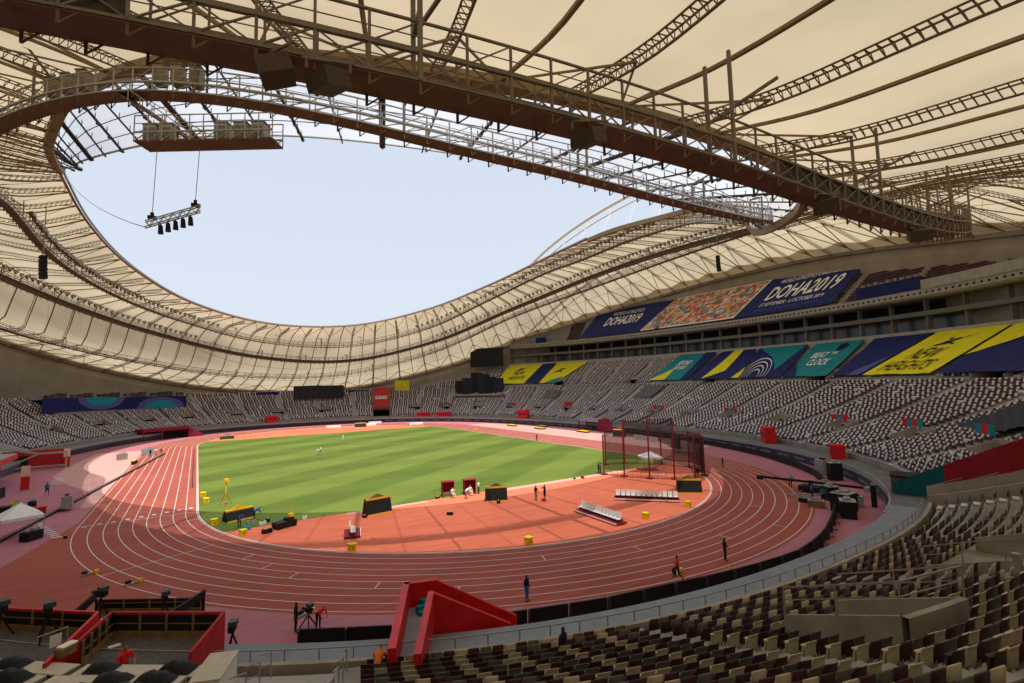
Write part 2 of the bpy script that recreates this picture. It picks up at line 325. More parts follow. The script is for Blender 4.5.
for k in range(10): seg((-49.0-0.35*k, -3.4+0.95*k), (-48.2-0.35*k, -3.4+0.95*k), 0.35)       # painted ladder beside the track
for k in range(4): seg((-57.6+0.3*k, 44-2.2*k), (-55.9+0.3*k, 43.4-2.2*k), 0.45)
for (x, y) in ((50.5, 10), (56, 10)): seg((x, y), (x, 66), 0.12)
o = b.build('track_lines', C_LINE); o['kind'] = 'structure'
# throwing circle and sector lines in the D
b = MB()
cc = np.array((24.6, -17.6))
t = np.linspace(0, 2*math.pi, 40, endpoint=False); P = np.zeros((40, 2, 3)); P[:, 0, 0] = cc[0]+1.12*np.cos(t); P[:, 0, 1] = cc[1]+1.12*np.sin(t); P[:, 1, 0] = cc[0]+1.0*np.cos(t); P[:, 1, 1] = cc[1]+1.0*np.sin(t); P[:, :, 2] = 0.026
b.quadgrid(P, closed=True)
o = b.build('field_markings', C_LINE); o['kind'] = 'structure'
b = MB(); seg((-22, -12.6), (-12, -12.6), 0.8, 0.026); seg((-3, -12.9), (23, -12.9), 1.3, 0.026); o = b.build('runway_strip', T_PALE); o['kind'] = 'structure'
# low aluminium kerb on the inside of lane one
b = MB(); oo = np.array(stadium_outline(36.5, 120)); ii = np.array(stadium_outline(36.42, 120)); n = len(oo)
P = np.zeros((n, 4, 3)); P[:, 0, :2] = oo; P[:, 1, :2] = oo; P[:, 2, :2] = ii; P[:, 3, :2] = ii; P[:, 0, 2] = 0.01; P[:, 1, 2] = 0.07; P[:, 2, 2] = 0.07; P[:, 3, 2] = 0.01
b.quadgrid(P, closed=True); o = b.build('kerb', C_WPL); o['kind'] = 'structure'

# ================================================================== STANDS
LOW = dict(d0=3.6, z0=2.5, n=31, dd=0.8, dz=0.35)       # lower tier, all round
MID = dict(d0=28.6, z0=13.9, n=20, dd=0.85, dz=0.45)    # second tier of the long stand
UPP = dict(d0=44.5, z0=33.3, n=17, dd=0.75, dz=0.75)     # steep top tier
def zlow(d): x = d-3.6; return 2.5+0.295*x+0.0058*x*x          # the lower bowl steepens towards the back
def row(T, i): d = T['d0']+T['dd']*i; return d, (zlow(d) if T is LOW else T['z0']+T['dz']*i)
GAPS = [(-77.6, -74.6), (70.6, 74.6)]                    # radial tunnels through the bowl
VOM = [(-99.95, -98.3, 8, 13), (-92.6, -88.2, 6, 12)]+[(a-1.3, a+1.3, 8, 12) for a in (-66, -56.5, -47, -37.5, -28, -18.5, -9, 0.5, 10, 19.5, 29, 38.5, 48, 57, 64.5, 85, 95, 103, 112, 119.5, 129, 139)]
MVOM = [(a-1.5, a+1.5, 0, 4) for a in (-50, -31, -12, 7.5, 28.5)]
STEP = 0.5
def in_gap(a): return any(g0 <= a < g1 for g0, g1 in GAPS)
def mid_rows(a):                                         # how many rows of the second tier exist at angle a
    a = (a+180) % 360-180
    if -62 <= a <= 44: return 20
    if 44 < a < 64: return int(20*(64-a)/20)
    return 0
def wrap(a): return (a+180) % 360-180
def terrace(T, rows_at, skip, a0, a1):
    b = MB()
    n = int(round((a1-a0)/STEP))
    for k in range(n):
        am = a0+STEP*(k+0.5); p0, p1 = D2R(a0+STEP*k), D2R(a0+STEP*(k+1)); nr = rows_at(am)
        vs = []; 
        for i in range(nr+1):
            d, z = row(T, i)
            for p in (p0, p1): vs.append(bp(d, p, row(T, i-1)[1])); 
            for p in (p0, p1): vs.append(bp(d, p, z))
        fs = []
        for i in range(nr):
            if skip(am, i): continue
            fs.append((4*i, 4*i+1, 4*i+3, 4*i+2)); fs.append((4*i+2, 4*i+3, 4*i+5, 4*i+4))
        if fs: b.add(vs, fs)
    return b
def low_skip(a, i):
    if in_gap(wrap(a)) : return True
    return any(v0 <= wrap(a) < v1 and r0 <= i < r1 for v0, v1, r0, r1 in VOM)
def mid_skip(a, i): return any(v0 <= wrap(a) < v1 and r0 <= i < r1 for v0, v1, r0, r1 in MVOM)
lower = thing('lower_grandstand', 'continuous lower tier of concrete terraces ringing the whole track', 'grandstand')
terrace(LOW, lambda a: 31, low_skip, -180, 180).build('terrace', C_TERR, lower)
def band(ds_zs, a0, a1, step=1.0, closed=False):          # sweep a section [(d,z),...] round the bowl
    n = max(2, int(round((a1-a0)/step))+1); A = np.radians(np.linspace(a0, a1, n))
    if closed: A = A[:-1]
    P = np.zeros((len(A), len(ds_zs), 3))
    for j, (d, z) in enumerate(ds_zs): P[:, j] = bpa(d, A, z)
    return P
def sweep(name, sec, m, a0, a1, parent, closed=False, step=1.0):
    b = MB(); b.quadgrid(band(sec, a0, a1, step, closed), closed); return b.build(name, m, parent)
C_WALLD = mat('dark_wall_panels', (0.10, 0.10, 0.115), 0.6, vary=0.2, scale=0.5)
sweep('front_wall', [(0, 0), (0, 1.97)], C_WALLD, -180, 180, lower, True)
sweep('wall_top_band', [(-0.06, 1.35), (-0.06, 2.02), (0.1, 2.02)], C_GREYP, -80, 180, lower)
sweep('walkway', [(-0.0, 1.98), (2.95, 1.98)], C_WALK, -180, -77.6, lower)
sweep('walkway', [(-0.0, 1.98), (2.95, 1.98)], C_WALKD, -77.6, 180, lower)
for g in ((-180, -77.6), (-74.6, 70.6), (74.6, 180)):
    sweep('parapet', [(3.0, 1.9), (3.0, 2.75), (3.25, 2.75), (3.25, 2.0)], C_CONC_W, g[0], g[1], lower)
def ring_rail(name, d, z, h, a0, a1, parent, gap=1.5, m=C_RAIL, r=0.025, mids=(0.5,)):
    b = MB(); n = int((a1-a0)*1.8); A = np.radians(np.linspace(a0, a1, n)); P = bpa(d, A, z)
    for i in range(n-1):
        for f in (1.0,)+tuple(mids): b.bar(P[i]+(0, 0, h*f), P[i+1]+(0, 0, h*f), 2*r)
    # posts
    L = 0; nxt = 0
    for i in range(n-1):
        s = np.linalg.norm(P[i+1]-P[i])
        while nxt <= L+s: q = P[i]+(P[i+1]-P[i])*((nxt-L)/s); b.bar(q, q+(0, 0, h), 2*r); nxt += gap
        L += s
    return b.build(name, m, parent)
ring_rail('walkway_rail', 2.6, 1.98, 1.05, -135, -77.8, lower)
ring_rail('walkway_rail', 2.6, 1.98, 1.05, -74.4, -30, lower, gap=2.0)
# concourse slab behind the lower tier and outer wall up to the roof edge
C_OUT = mat('outer_wall_concrete', (0.30, 0.27, 0.23), 0.9, vary=0.12, scale=0.15)
sweep('concourse_floor', [(28.38, zlow(28.4)-0.3), (28.4, 13.66), (45, 13.62)], C_CONC, -180, 180, lower, True)
def outer_wall():
    b = MB(); A = np.radians(np.linspace(0, 360, 361)[:-1]); Q = ring_pt('D', A, 0.0); P = np.zeros((360, 3, 3))
    ctr = np.array((0, CY)); 
    for k, f in enumerate((0.985, 0.985, 0.999)): P[:, k, :2] = ctr+(Q[:, :2]-ctr)*f
    P[:, 0, 2] = -0.1; P[:, 1, 2] = np.minimum(Q[:, 2]-3.2, 60); P[:, 2, 2] = Q[:, 2]-0.4
    b.quadgrid(P, closed=True); return b.build('outer_wall', C_OUT, lower)
outer_wall()
# stairs in the aisles: half steps in a lighter concrete
AISLES = [a for a in np.arange(-176.25, 180, 7.5)]
def aisle_steps(T, rows_at, skip, aisles, parent, w=1.2, r_from=0):
    for a in aisles:
        nr = rows_at(a); b = MB()
        for i in range(r_from, nr):
            if skip(a, i): continue
            d, z = row(T, i); c = bp(d+0.2, D2R(a), z+T['dz']/4); e = bp(d+1.2, D2R(a), 0); rz = math.atan2(e[1]-c[1], e[0]-c[0])
            b.box((c[0], c[1], z+T['dz']/4), (0.4, w, T['dz']/2), rz)
        if b.n: b.build('aisle_stair', C_CONC if -112 < a < -80 else C_STAIR, parent)
aisle_steps(LOW, lambda a: 31, low_skip, AISLES, lower)
# vomitories: side walls, back wall with dark tunnel, railings
def vomitory(T, v0, v1, r0, r1, parent, h=0.7, hf=0.5, rail=True, wallm=C_CONC_W):
    b = MB(); dk = MB(); rl = MB()
    d0, z0 = row(T, r0); d1, z1 = row(T, r1)
    zf = row(T, r0-1)[1]; p0, p1 = D2R(v0), D2R(v1); th = 0.12
    for p in (p0, p1):
        sgn = 1 if p == p0 else -1
        lo0, lo1 = bp(d0-0.05, p, zf), bp(d1, p, zf); hi0, hi1 = (*lo0[:2], z0+hf), (*lo1[:2], z1+h)
        p2 = p+sgn*th/90; q0, q1 = bp(d0-0.05, p2, zf), bp(d1, p2, zf)
        b.add([lo0, lo1, hi1, hi0, q0, q1, (*q1[:2], z1+h), (*q0[:2], z0+hf)], [(0,1,2,3),(4,7,6,5),(3,2,6,7),(0,3,7,4),(1,5,6,2)])
    # back wall above the opening
    n = 5; A = np.linspace(p0, p1, n)
    zt = z1+h; zo = min(zf+2.3, z1+0.1)
    P = np.zeros((n, 4, 3)); P[:, 0] = bpa(d1, A, zo); P[:, 1] = bpa(d1, A, zt); P[:, 2] = bpa(d1+0.2, A, zt); P[:, 3] = bpa(d1+0.2, A, z1-0.1); b.quadgrid(P)
    F = np.zeros((n, 2, 3)); F[:, 0] = bpa(d0-0.8, A, zf+0.01); F[:, 1] = bpa(d1+4, A, zf+0.01); b.quadgrid(F)
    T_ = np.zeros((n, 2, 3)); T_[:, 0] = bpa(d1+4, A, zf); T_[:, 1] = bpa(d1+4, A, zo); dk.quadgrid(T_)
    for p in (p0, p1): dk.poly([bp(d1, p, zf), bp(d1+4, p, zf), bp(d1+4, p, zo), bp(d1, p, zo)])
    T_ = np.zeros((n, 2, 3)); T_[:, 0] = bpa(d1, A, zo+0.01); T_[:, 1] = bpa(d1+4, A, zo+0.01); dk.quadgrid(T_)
    vo = b.build('vomitory', wallm, parent); dk.build('tunnel', C_DARK, vo)
    return vo
for i_, v in enumerate(VOM): vomitory(LOW, *v, lower, h=1.05 if i_ == 0 else 0.45 if i_ == 1 else 0.8, hf=1.0 if i_ == 0 else 0.5)
# radial tunnels (gaps): floor, side walls, dark end
for g0, g1 in GAPS:
    b = MB(); dk = MB()
    for a in (g0, g1):
        p = D2R(a); vs = []; ns = 9
        for k in range(ns): d = 3.0+(28.4-3.0)*k/(ns-1); z = zlow(d); vs += [bp(d, p, 1.9), bp(d, p, z+0.9)]
        sgn = 1 if a == g0 else -1
        for k in range(ns): d = 3.0+(28.4-3.0)*k/(ns-1); z = zlow(d); q = p-sgn*0.0022; vs += [bp(d, q, 1.9), bp(d, q, z+0.9)]
        b.add(vs, [(2*k, 2*k+2, 2*k+3, 2*k+1) for k in range(ns-1)]+[(2*ns+2*k, 2*ns+2*k+1, 2*ns+2*k+3, 2*ns+2*k+2) for k in range(ns-1)]+[(2*k+1, 2*k+3, 2*ns+2*k+3, 2*ns+2*k+1) for k in range(ns-1)]+[(0, 1, 2*ns+1, 2*ns)])
    P = np.zeros((4, 2, 3)); A = np.linspace(D2R(g0), D2R(g1), 4); P[:, 0] = bpa(3, A, 1.95); P[:, 1] = bpa(12, A, 1.95); b.quadgrid(P)
    P = np.zeros((4, 4, 3)); P[:, 0] = bpa(12, A, 4.6); P[:, 1] = bpa(12, A, zlow(12)+0.2); P[:, 2] = bpa(28.4, A, zlow(28.4)); P[:, 3] = bpa(28.4, A, 13.66); b.quadgrid(P)
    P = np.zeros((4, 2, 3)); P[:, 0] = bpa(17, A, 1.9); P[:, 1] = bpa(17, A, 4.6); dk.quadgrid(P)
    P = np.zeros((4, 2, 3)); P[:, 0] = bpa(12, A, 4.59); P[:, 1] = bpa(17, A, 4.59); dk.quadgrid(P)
    o = b.build('tunnel_walls', C_CONC_W, lower); dk.build('tunnel', C_DARK, o)

# ------------------------------------------------------------------ long stand (east) and its mirror (west)
def long_stand(a0, a1, label, detail=True, rows_fn=mid_rows):
    st = thing('grandstand', label, 'grandstand')
    mid = lambda a: rows_fn(a)
    if detail:
        terrace(MID, mid, mid_skip, a0, a1+20).build('terrace', C_TERR, st)
        aisle_steps(MID, mid, mid_skip, [x+3.75 for x in AISLES if a0 < x < a1+16], st)
        for v in MVOM: vomitory(MID, *v, st)
        b = MB()                                          # sloping side wall where the second tier dies away
        for a in np.arange(44, 64, 0.5):
            r0, r1 = mid_rows(a), mid_rows(a+0.5); d, z = row(MID, r0); d2, z2 = row(MID, r1)
            P = [bp(d, D2R(a), z-0.5), bp(d2, D2R(a+0.5), z2-0.5), bp(d2, D2R(a+0.5), z2+1.3), bp(d, D2R(a), z+1.3)]; b.poly(P)
            b.poly([P[3], P[2], bp(d2+14, D2R(a+0.5), z2+1.3), bp(d+14, D2R(a), z+1.3)])
        b.build('sloping_wall', C_CONC_L, st)
    else:
        b = MB(); b.quadgrid(band([(28.6, 13.9), (45.6, 22.9)], a0, a1)); b.build('terrace', C_CONC, st)
    # wall and fronts above the second tier
    sweep('parapet', [(45.6, 22.5), (45.6, 24.6), (46.0, 24.6), (46.0, 24.2)], C_CONC_L, a0, a1, st)
    sweep('box_floor', [(46.0, 24.3), (56, 24.3)], C_CONC, a0, a1, st)
    C_SLAB = mat('shaded_box_concrete', (0.16, 0.15, 0.14), 0.85)  # concrete with the box level's shade put into its colour
    C_GLS = mat('dark_teal_glass', (0.008, 0.028, 0.034), 0.3, vary=0.3, scale=0.25, spec=0.8)
    sweep('box_glazing', [(49.5, 24.3), (49.5, 28.1)], C_GLS, a0, a1, st)
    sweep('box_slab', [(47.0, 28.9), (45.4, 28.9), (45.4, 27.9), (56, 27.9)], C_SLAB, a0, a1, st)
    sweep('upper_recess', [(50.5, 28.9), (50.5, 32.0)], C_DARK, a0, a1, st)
    sweep('upper_front', [(50.5, 31.7), (44.0, 31.7), (43.4, 32.1), (43.4, 33.6), (43.8, 33.6), (43.8, 33.2), (46, 33.2)], C_CONC_L, a0, a1, st)
    for a in np.arange(a0+1.5, a1, 3.6):
        b = MB()
        c = bp(46.6, D2R(a)); e = bp(47.6, D2R(a)); rz = math.atan2(e[1]-c[1], e[0]-c[0])
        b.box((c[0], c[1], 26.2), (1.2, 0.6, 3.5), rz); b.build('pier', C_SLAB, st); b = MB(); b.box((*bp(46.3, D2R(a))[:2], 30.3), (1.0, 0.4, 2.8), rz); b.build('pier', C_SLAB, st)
    b = MB()
    for a in np.arange(a0+0.4, a1, 0.62):                 # small dark blocks standing in for shaded openings along the ledge
        c = bp(43.36, D2R(a)); e = bp(44.4, D2R(a)); rz = math.atan2(e[1]-c[1], e[0]-c[0]); b.box((c[0], c[1], 32.75), (0.1, 0.55, 0.4), rz)
    b.build('ledge_opening_shade', C_DARK, st)
    b = MB(); n = int((a1-a0)/0.5)
    if detail:
        terrace(UPP, lambda a: 17, lambda a, i: False, a0, a1).build('upper_terrace', C_CONC, st)
    else:
        b = MB(); b.quadgrid(band([(44.5, 33.3), (57.3, 46.0)], a0, a1)); b.build('upper_terrace', C_CONC, st)
    sweep('back_wall', [(57.25, 45.5), (57.25, 48.5), (60.5, 49.0)], C_OUT, a0, a1, st)
    for a in (a0, a1):
        p = D2R(a); b = MB(); b.poly([bp(28.6, p, 13), bp(60, p, 13), bp(60, p, 40), bp(44, p, 33.6), bp(44, p, 31.7), bp(46, p, 24.6), bp(45.6, p, 22.4), bp(28.6, p, 13.9)]); b.build('end_wall', C_CONC, st)
    return st
east = long_stand(-62, 44, 'tall concrete grandstand on the right with second tier, glass boxes and steep top tier')
west = long_stand(146, 226, 'dim tall grandstand at the left edge beneath the roof', detail=False)

# ================================================================== ROOF
roof = thing('stadium_roof', 'huge sweeping tan fabric roof with an oval opening to the sky', 'roof')
NR = 64
def membrane():
    b = MB(); n = NR*8; m = 28; P = np.zeros((n, m, 3))
    for k in range(n):
        ph = 2*math.pi*k/n+0.02; L = roof_line(ph, m); fr = (k % 8)/8
        sag = 0.3*abs(math.sin(math.pi*fr*2))            # cloth sags between the ridge and valley lines
        t = np.linspace(0, 1, m); L[:, 2] += -sag*np.sin(math.pi*t)*1.0+0.35*np.sin(math.pi*t)*(1 if fr == 0.5 else 0)
        P[k] = L
    b.quadgrid(P, closed=True); return b.build('membrane', C_MEMB, roof, smooth=True)
membrane()
def clear_strip():
    b = MB(); lines = []
    A = np.radians(np.arange(-172, -7, 1.0)); P = np.zeros((len(A), 5, 3)); 
    for i, ph in enumerate(A):
        a, c = roof_profile(ph)
        for k in range(5):
            f = k/4; r = a[0]+(c[0][0]-a[0])*f; z = a[1]+(c[0][1]-a[1])*f+1.2*f*(1-f)
            P[i, k] = (r*math.cos(ph), CY+r*math.sin(ph), z)
    b.quadgrid(P); b.build('clear_roof_sheet', C_CLEAR, roof)
    # dark toothed purlins under it
    b = MB()
    for i, ph in enumerate(np.radians(np.linspace(-168, -12, 53))):
        a, c = roof_profile(ph); w_ = c[0][0]-a[0]
        if w_ < 1.5: continue
        p = np.array((a[0]*math.cos(ph), CY+a[0]*math.sin(ph), a[1]-0.35)); q = np.array((c[0][0]*math.cos(ph), CY+c[0][0]*math.sin(ph), c[0][1]-0.35))
        thick = 0.55 if i % 5 == 0 else 0.10 if i % 2 else 0.22
        b.bar(p, q, thick, 0.16)
        nt_ = max(2, int(np.linalg.norm(q-p)/1.3))
        for j in range(nt_): s = p+(q-p)*(j+0.5)/nt_; b.bar(s, s+(0, 0, 0.7), 0.07); 
        if i % 2 == 0:
            for j in range(nt_): s = p+(q-p)*(j+0.2)/nt_; b.box((*s[:2], s[2]-0.12), (0.42, 0.22, 0.18), ph)
    for g in (0.25, 0.5, 0.75):
        pts = []
        for ph in np.radians(np.linspace(-166, -14, 90)):
            a, c = roof_profile(ph); r = a[0]+(c[0][0]-a[0])*g; pts.append(np.array((r*math.cos(ph), CY+r*math.sin(ph), a[1]+(c[0][1]-a[1])*g-0.2)))
        for i in range(len(pts)-1): b.bar(pts[i], pts[i+1], 0.06)
    b.build('purlins', C_BLACKG if False else mat('dark_purlin', (0.05, 0.045, 0.045), 0.5), roof)
clear_strip()
def ring_beam(key, dr, dz, wdt, hgt, m, name, a0=0, a1=360, dzfn=None, step=1.0):
    n = int((a1-a0)/step)+1; closed = abs(a1-a0) >= 360; A = np.radians(np.linspace(a0, a1, n)); 
    if closed: A = A[:-1]
    b = MB(); P = np.zeros((len(A), 5, 3))
    for i, ph in enumerate(A):
        if callable(key): r, z = key(ph)
        else: q = ring_pt(key, ph); r, z = math.hypot(q[0], q[1]-CY), q[2]
        for k, (x, y) in enumerate(((-.5, -.5), (.5, -.5), (.5, .5), (-.5, .5), (-.5, -.5))):
            rr = r+dr+x*wdt; P[i, k] = (rr*math.cos(ph), CY+rr*math.sin(ph), z+dz+y*hgt)
    b.quadgrid(P, closed=closed); return b.build(name, m, roof)
C_RING = mat('tension_ring_paint', (0.32, 0.13, 0.075), 0.5)
ring_beam('in', 0.1, 0.0, 0.34, 0.36, C_RING, 'tension_ring', -8, 188)
ring_beam('in', 0.05, 0.0, 0.16, 0.16, C_STEELG, 'tension_ring', -172, -8)
ring_beam('in', -0.4, 0.25, 0.3, 0.35, C_STEELG, 'gutter', -8, 188)
ring_beam(lambda ph: tuple(roof_profile(ph)[1][0]), 0.2, -0.4, 1.0, 1.1, C_RIDGE, 'membrane_edge_beam', -172, -8)
ring_beam('D', -0.4, -0.1, 1.3, 1.0, C_OUT, 'compression_ring')
def radial(ph, kind):
    L = roof_line(ph, 30); b = MB(); side = np.array((-math.sin(ph), math.cos(ph), 0))
    if kind == 'truss':
        h = 0.30
        up = [L[i]+(0, 0, -0.45) for i in range(30)]
        for i in range(29):
            for s in (-h, h): b.bar(up[i]+side*s, up[i+1]+side*s, 0.085)
            b.bar(up[i]+(0, 0, -0.75), up[i+1]+(0, 0, -0.75), 0.11)
            nn = 3
            for j in range(nn):
                q = up[i]+(up[i+1]-up[i])*j/nn; b.bar(q-side*h, q+side*h, 0.05); 
                q2 = up[i]+(up[i+1]-up[i])*(j+0.5)/nn
                b.bar(q+side*h, q2+(0, 0, -0.75), 0.05); b.bar(q-side*h, q2+(0, 0, -0.75), 0.05)
        o = b.build('roof_truss', C_TRUSS, roof)
    else:
        for i in range(29): b.bar(L[i]+(0, 0, -0.28), L[i+1]+(0, 0, -0.28), 0.25, 0.2)
        o = b.build('ridge_beam', C_RIDGE, roof)
    # forked struts down to the compression ring
    return o
for k in range(NR):
    radial(2*math.pi*k/NR+0.02, 'truss'); radial(2*math.pi*(k+0.5)/NR+0.02, 'ridge')
def struts():          # Y struts at the roof's foot and near the opening: one piece each side
    b = MB()
    for k in range(NR):
        ph = 2*math.pi*k/NR+0.02; L = roof_line(ph, 30); 
        for s in (-1, 1):
            ph2 = ph+s*math.pi/NR; E = roof_line(ph2, 30); b.bar(L[22]+(0, 0, -1.1), E[28]+(0, 0, -0.3), 0.18)
            b.bar(L[5]+(0, 0, -0.9), E[0]+(0, 0, -0.2), 0.12)
    b.build('diagonal_struts', C_RIDGE, roof)
    b = MB()
    for frac in (0.5, 0.66, 0.8):
        n = NR*4; pts = []
        for k in range(n): ph = 2*math.pi*k/n+0.02; L = roof_line(ph, 30); pts.append(L[int(29*frac)]+(0, 0, -0.75))
        for k in range(n): b.bar(pts[k], pts[(k+1) % n], 0.09)
    b.build('ring_cables', C_TRUSS, roof)
struts()

def rim_shade():            # unseen layer added to darken the cloth below, inner edge scalloped by bay
    b = MB(); n = NR*2; P = np.zeros((n, 3, 3)); ctr = np.array((0, CY))
    for k in range(n):
        ph = math.pi*k/NR+0.02; L = roof_line(ph, 41); f = 0.955 if k % 2 == 0 else 0.92; sd_ = abs(math.cos(ph))
        if sd_ < 0.6: f = min(0.95, f+0.06)
        for j, g in enumerate((f, (f+1)/2, 1.0)): i = int(round(g*40)); P[k, j] = L[i]+(0, 0, 1.3)
    b.quadgrid(P, closed=True); return b.build('rim_shade_layer', C_MEMB, roof)
rim_shade()
# ================================================================== CATWALKS (three closed loops hung under the roof)
def catwalk(key, label, hgt=0.8, rail=1.1, wid=1.3, seglen=1.7, arc=None):
    t = thing('roof_catwalk', label, 'catwalk')
    A = np.radians(np.linspace(*(arc or (0, 360)), 1441)); closed = arc is None; Q = ring_pt(key, A); s = np.concatenate([[0], np.cumsum(np.linalg.norm(np.diff(Q, axis=0), axis=1))])
    n = int(s[-1]/seglen); ph = np.interp(np.linspace(0, s[-1], n, endpoint=not closed), s, A); Q = ring_pt(key, ph)
    c = Q[:, :2]-np.array((0, CY)); nx = (np.roll(Q, -1, 0)-np.roll(Q, 1, 0)) if closed else np.gradient(Q, axis=0); nx[:, 2] = 0; nx /= np.linalg.norm(nx, axis=1)[:, None]
    out = np.stack([nx[:, 1], -nx[:, 0], 0*nx[:, 0]], 1)
    def pt(o, z): return Q+out*o+np.array((0, 0, z))
    h = wid/2
    b = MB(); P = np.stack([pt(-h, 0.12), pt(-h, 0), pt(h, 0), pt(h, 0.12), pt(-h, 0.12)], 1); b.quadgrid(P, closed=closed); b.build('soffit', C_STEELB, t)
    b = MB()
    for sgn in ((-1, 1) if key == 'B' else ()):
        P = np.stack([pt(sgn*(h-0.10), 0.12), pt(sgn*(h-0.10), hgt)], 1); ad = (np.degrees(ph)+180) % 360-180
        cut = np.where((ad > -111.5) & (ad < -97))[0]; P2 = np.roll(P, -(cut[-1]+1), 0)[:n-len(cut)]; b.quadgrid(P2)
    if key == 'B': b.build('web_plate', mat('dark_web_plate', (0.07, 0.055, 0.045), 0.6, vary=0.2), t)
    b = MB()
    for sgn in (-1, 1):
        a0_, a1_, a2_ = pt(sgn*h, 0.12), pt(sgn*h, hgt), pt(sgn*h, hgt+rail)
        for i in range(n if closed else n-1):
            j = (i+1) % n
            b.bar(a0_[i], a1_[j], 0.06)
            if key == 'B': b.bar(a1_[i], a0_[j], 0.05)
            b.bar(a1_[i], a1_[j], 0.16, 0.14); b.bar(a0_[i], a0_[j], 0.1, 0.1)
            b.bar(a0_[i], a1_[i], 0.12, 0.1)
            b.bar(a2_[i], a2_[j], 0.10, 0.08)
            b.bar(a1_[i], a2_[i], 0.09)
            if i % 2: b.bar(a1_[i], a2_[j], 0.05)
            m_ = (a1_[i]+a2_[i])/2; m2 = (a1_[j]+a2_[j])/2; b.bar(m_, m2, 0.035)
    b.build('side_frames', C_STEELG if key == 'A' else C_STEEL, t)
    b = MB()
    lo = pt(h*0.9, 0)
    for i in range(n):
        for sgn in (-1, 1):
            p = Q[i]+out[i]*h*sgn*0.95; b.bar(p, p-np.array((0, 0, 0.42)), 0.09); b.bar(p-np.array((0, 0, 0.42)), p+out[i]*0.0+nx[i]*0.5, 0.05)
    b.build('cable_hooks', C_TRUSS, t)['kind'] = 'stuff'
    # portal frames that hang the walk from the roof
    k = 9
    for i in range(0, n, k):
        b = MB(); top = roof_line(ph[i], 30); rr = np.hypot(top[:, 0], top[:, 1]-CY); qi = math.hypot(Q[i, 0], Q[i, 1]-CY); zt = float(np.interp(qi, rr, top[:, 2])) - 0.8
        for sgn in (-1, 1):
            p = Q[i]+out[i]*h*sgn; b.bar(p+(0, 0, 0.1), (*p[:2], max(zt, p[2]+3)), 0.16)
        zz = Q[i, 2]+2.9
        b.bar((*(Q[i]+out[i]*h)[:2], zz), (*(Q[i]-out[i]*h)[:2], zz), 0.16)
        b.bar((*(Q[i]-out[i]*h)[:2], zz), (*(Q[i]+out[i]*(h+1.6)+nx[i]*1.5)[:2], zz+1.3), 0.14)
        b.build('hanger_frame', C_STEEL, t)
    return t
catwalk('A', 'innermost ring catwalk under the roof, its grey railed stretch crossing the sky')
catwalk('B', 'massive brown ring catwalk sweeping across the top of the view', hgt=1.2, rail=1.2, wid=1.5, seglen=1.8)
catwalk('C', 'outer ring catwalk low under the far fabric roof', hgt=0.7, rail=1.1, wid=1.3, seglen=3.0, arc=(-52, 215))

# floodlights standing on the inner two rings
def flood_mesh():
    b = MB(); b.box((0, 0, 0.25), (0.12, 0.5, 0.5)); b.box((0.25, 0, 0.72), (0.55, 0.85, 0.62), tilt=0.0); b.box((0.55, 0, 0.70), (0.08, 0.95, 0.72), mi=1); b.box((-0.25, 0, 0.75), (0.3, 0.3, 0.3))
    return b
fl = flood_mesh().build('floodlight', [C_TRUSS, mat('lamp_glass', (0.35, 0.33, 0.3), 0.2)]); first = True
def put_floods(key, a_list, z, label, group):
    global first
    for i, a in enumerate(a_list):
        ph = D2R(a); q = ring_pt(key, ph)
        o = fl if first else fl.copy()
        if not first: COL.objects.link(o)
        first = False
        o.location = (q[0]*0.985, CY+(q[1]-CY)*0.985, q[2]+z-0.9); o.rotation_euler = (0, 0, ph+math.pi+random.uniform(-.25, .25)); s_ = random.uniform(0.85, 1.15); o.scale = (s_, s_, s_)
        tag(o, label, 'floodlight', group)
put_floods('A', np.concatenate([np.linspace(-28, 62, 62), np.linspace(112, 172, 54)]), 2.6, 'small dark floodlight standing in the row along the innermost roof catwalk', 'floodlights on the innermost catwalk')
put_floods('B', np.concatenate([np.linspace(-32, 60, 84), np.linspace(112, 150, 44)]), 3.3, 'small dark floodlight standing in the row along the middle roof catwalk', 'floodlights on the middle catwalk')
# beige speaker cabinets on the inner catwalk
def cabinet(loc, rz, label, m=C_STEELG, size=(1.0, 0.9, 1.7), group=None):
    t = thing('equipment_cabinet', label, 'cabinet', loc, rz, group)
    b = MB(); b.box((0, 0, size[2]/2+0.1), size); b.box((0, 0, 0.05), (size[0]*.8, size[1]*.8, 0.1)); b.build('body', m, t)
    b = MB(); b.box((0.02, 0, size[2]+0.16), (size[0]+0.1, size[1]+0.1, 0.1)); b.build('lid', C_STEEL, t)
    b = MB(); b.box((-size[0]/2-0.02, 0, size[2]*0.55), (0.05, size[1]*0.75, size[2]*0.7)); b.build('front_grille', C_GREYP, t)
    return t
C_CAB = mat('cabinet_beige', (0.36, 0.28, 0.18), 0.6, vary=0.1)
for a, wh in ((-125.6, 'leftmost beige cabinet on the railed catwalk at upper left'), (-124.4, 'second beige cabinet from the left on the inner catwalk'), (-123.2, 'third beige cabinet from the left on the inner catwalk'),
              (-118.4, 'beige cabinet on the inner catwalk just right of the first trio'), (-117.4, 'middle cabinet of the right trio on the inner catwalk'), (-116.4, 'rightmost beige cabinet on the inner catwalk before the sky')):
    q = ring_pt('A', D2R(a)); cabinet((q[0], q[1], q[2]+0.85), D2R(a), wh, C_CAB, (0.8, 0.75, 1.4))
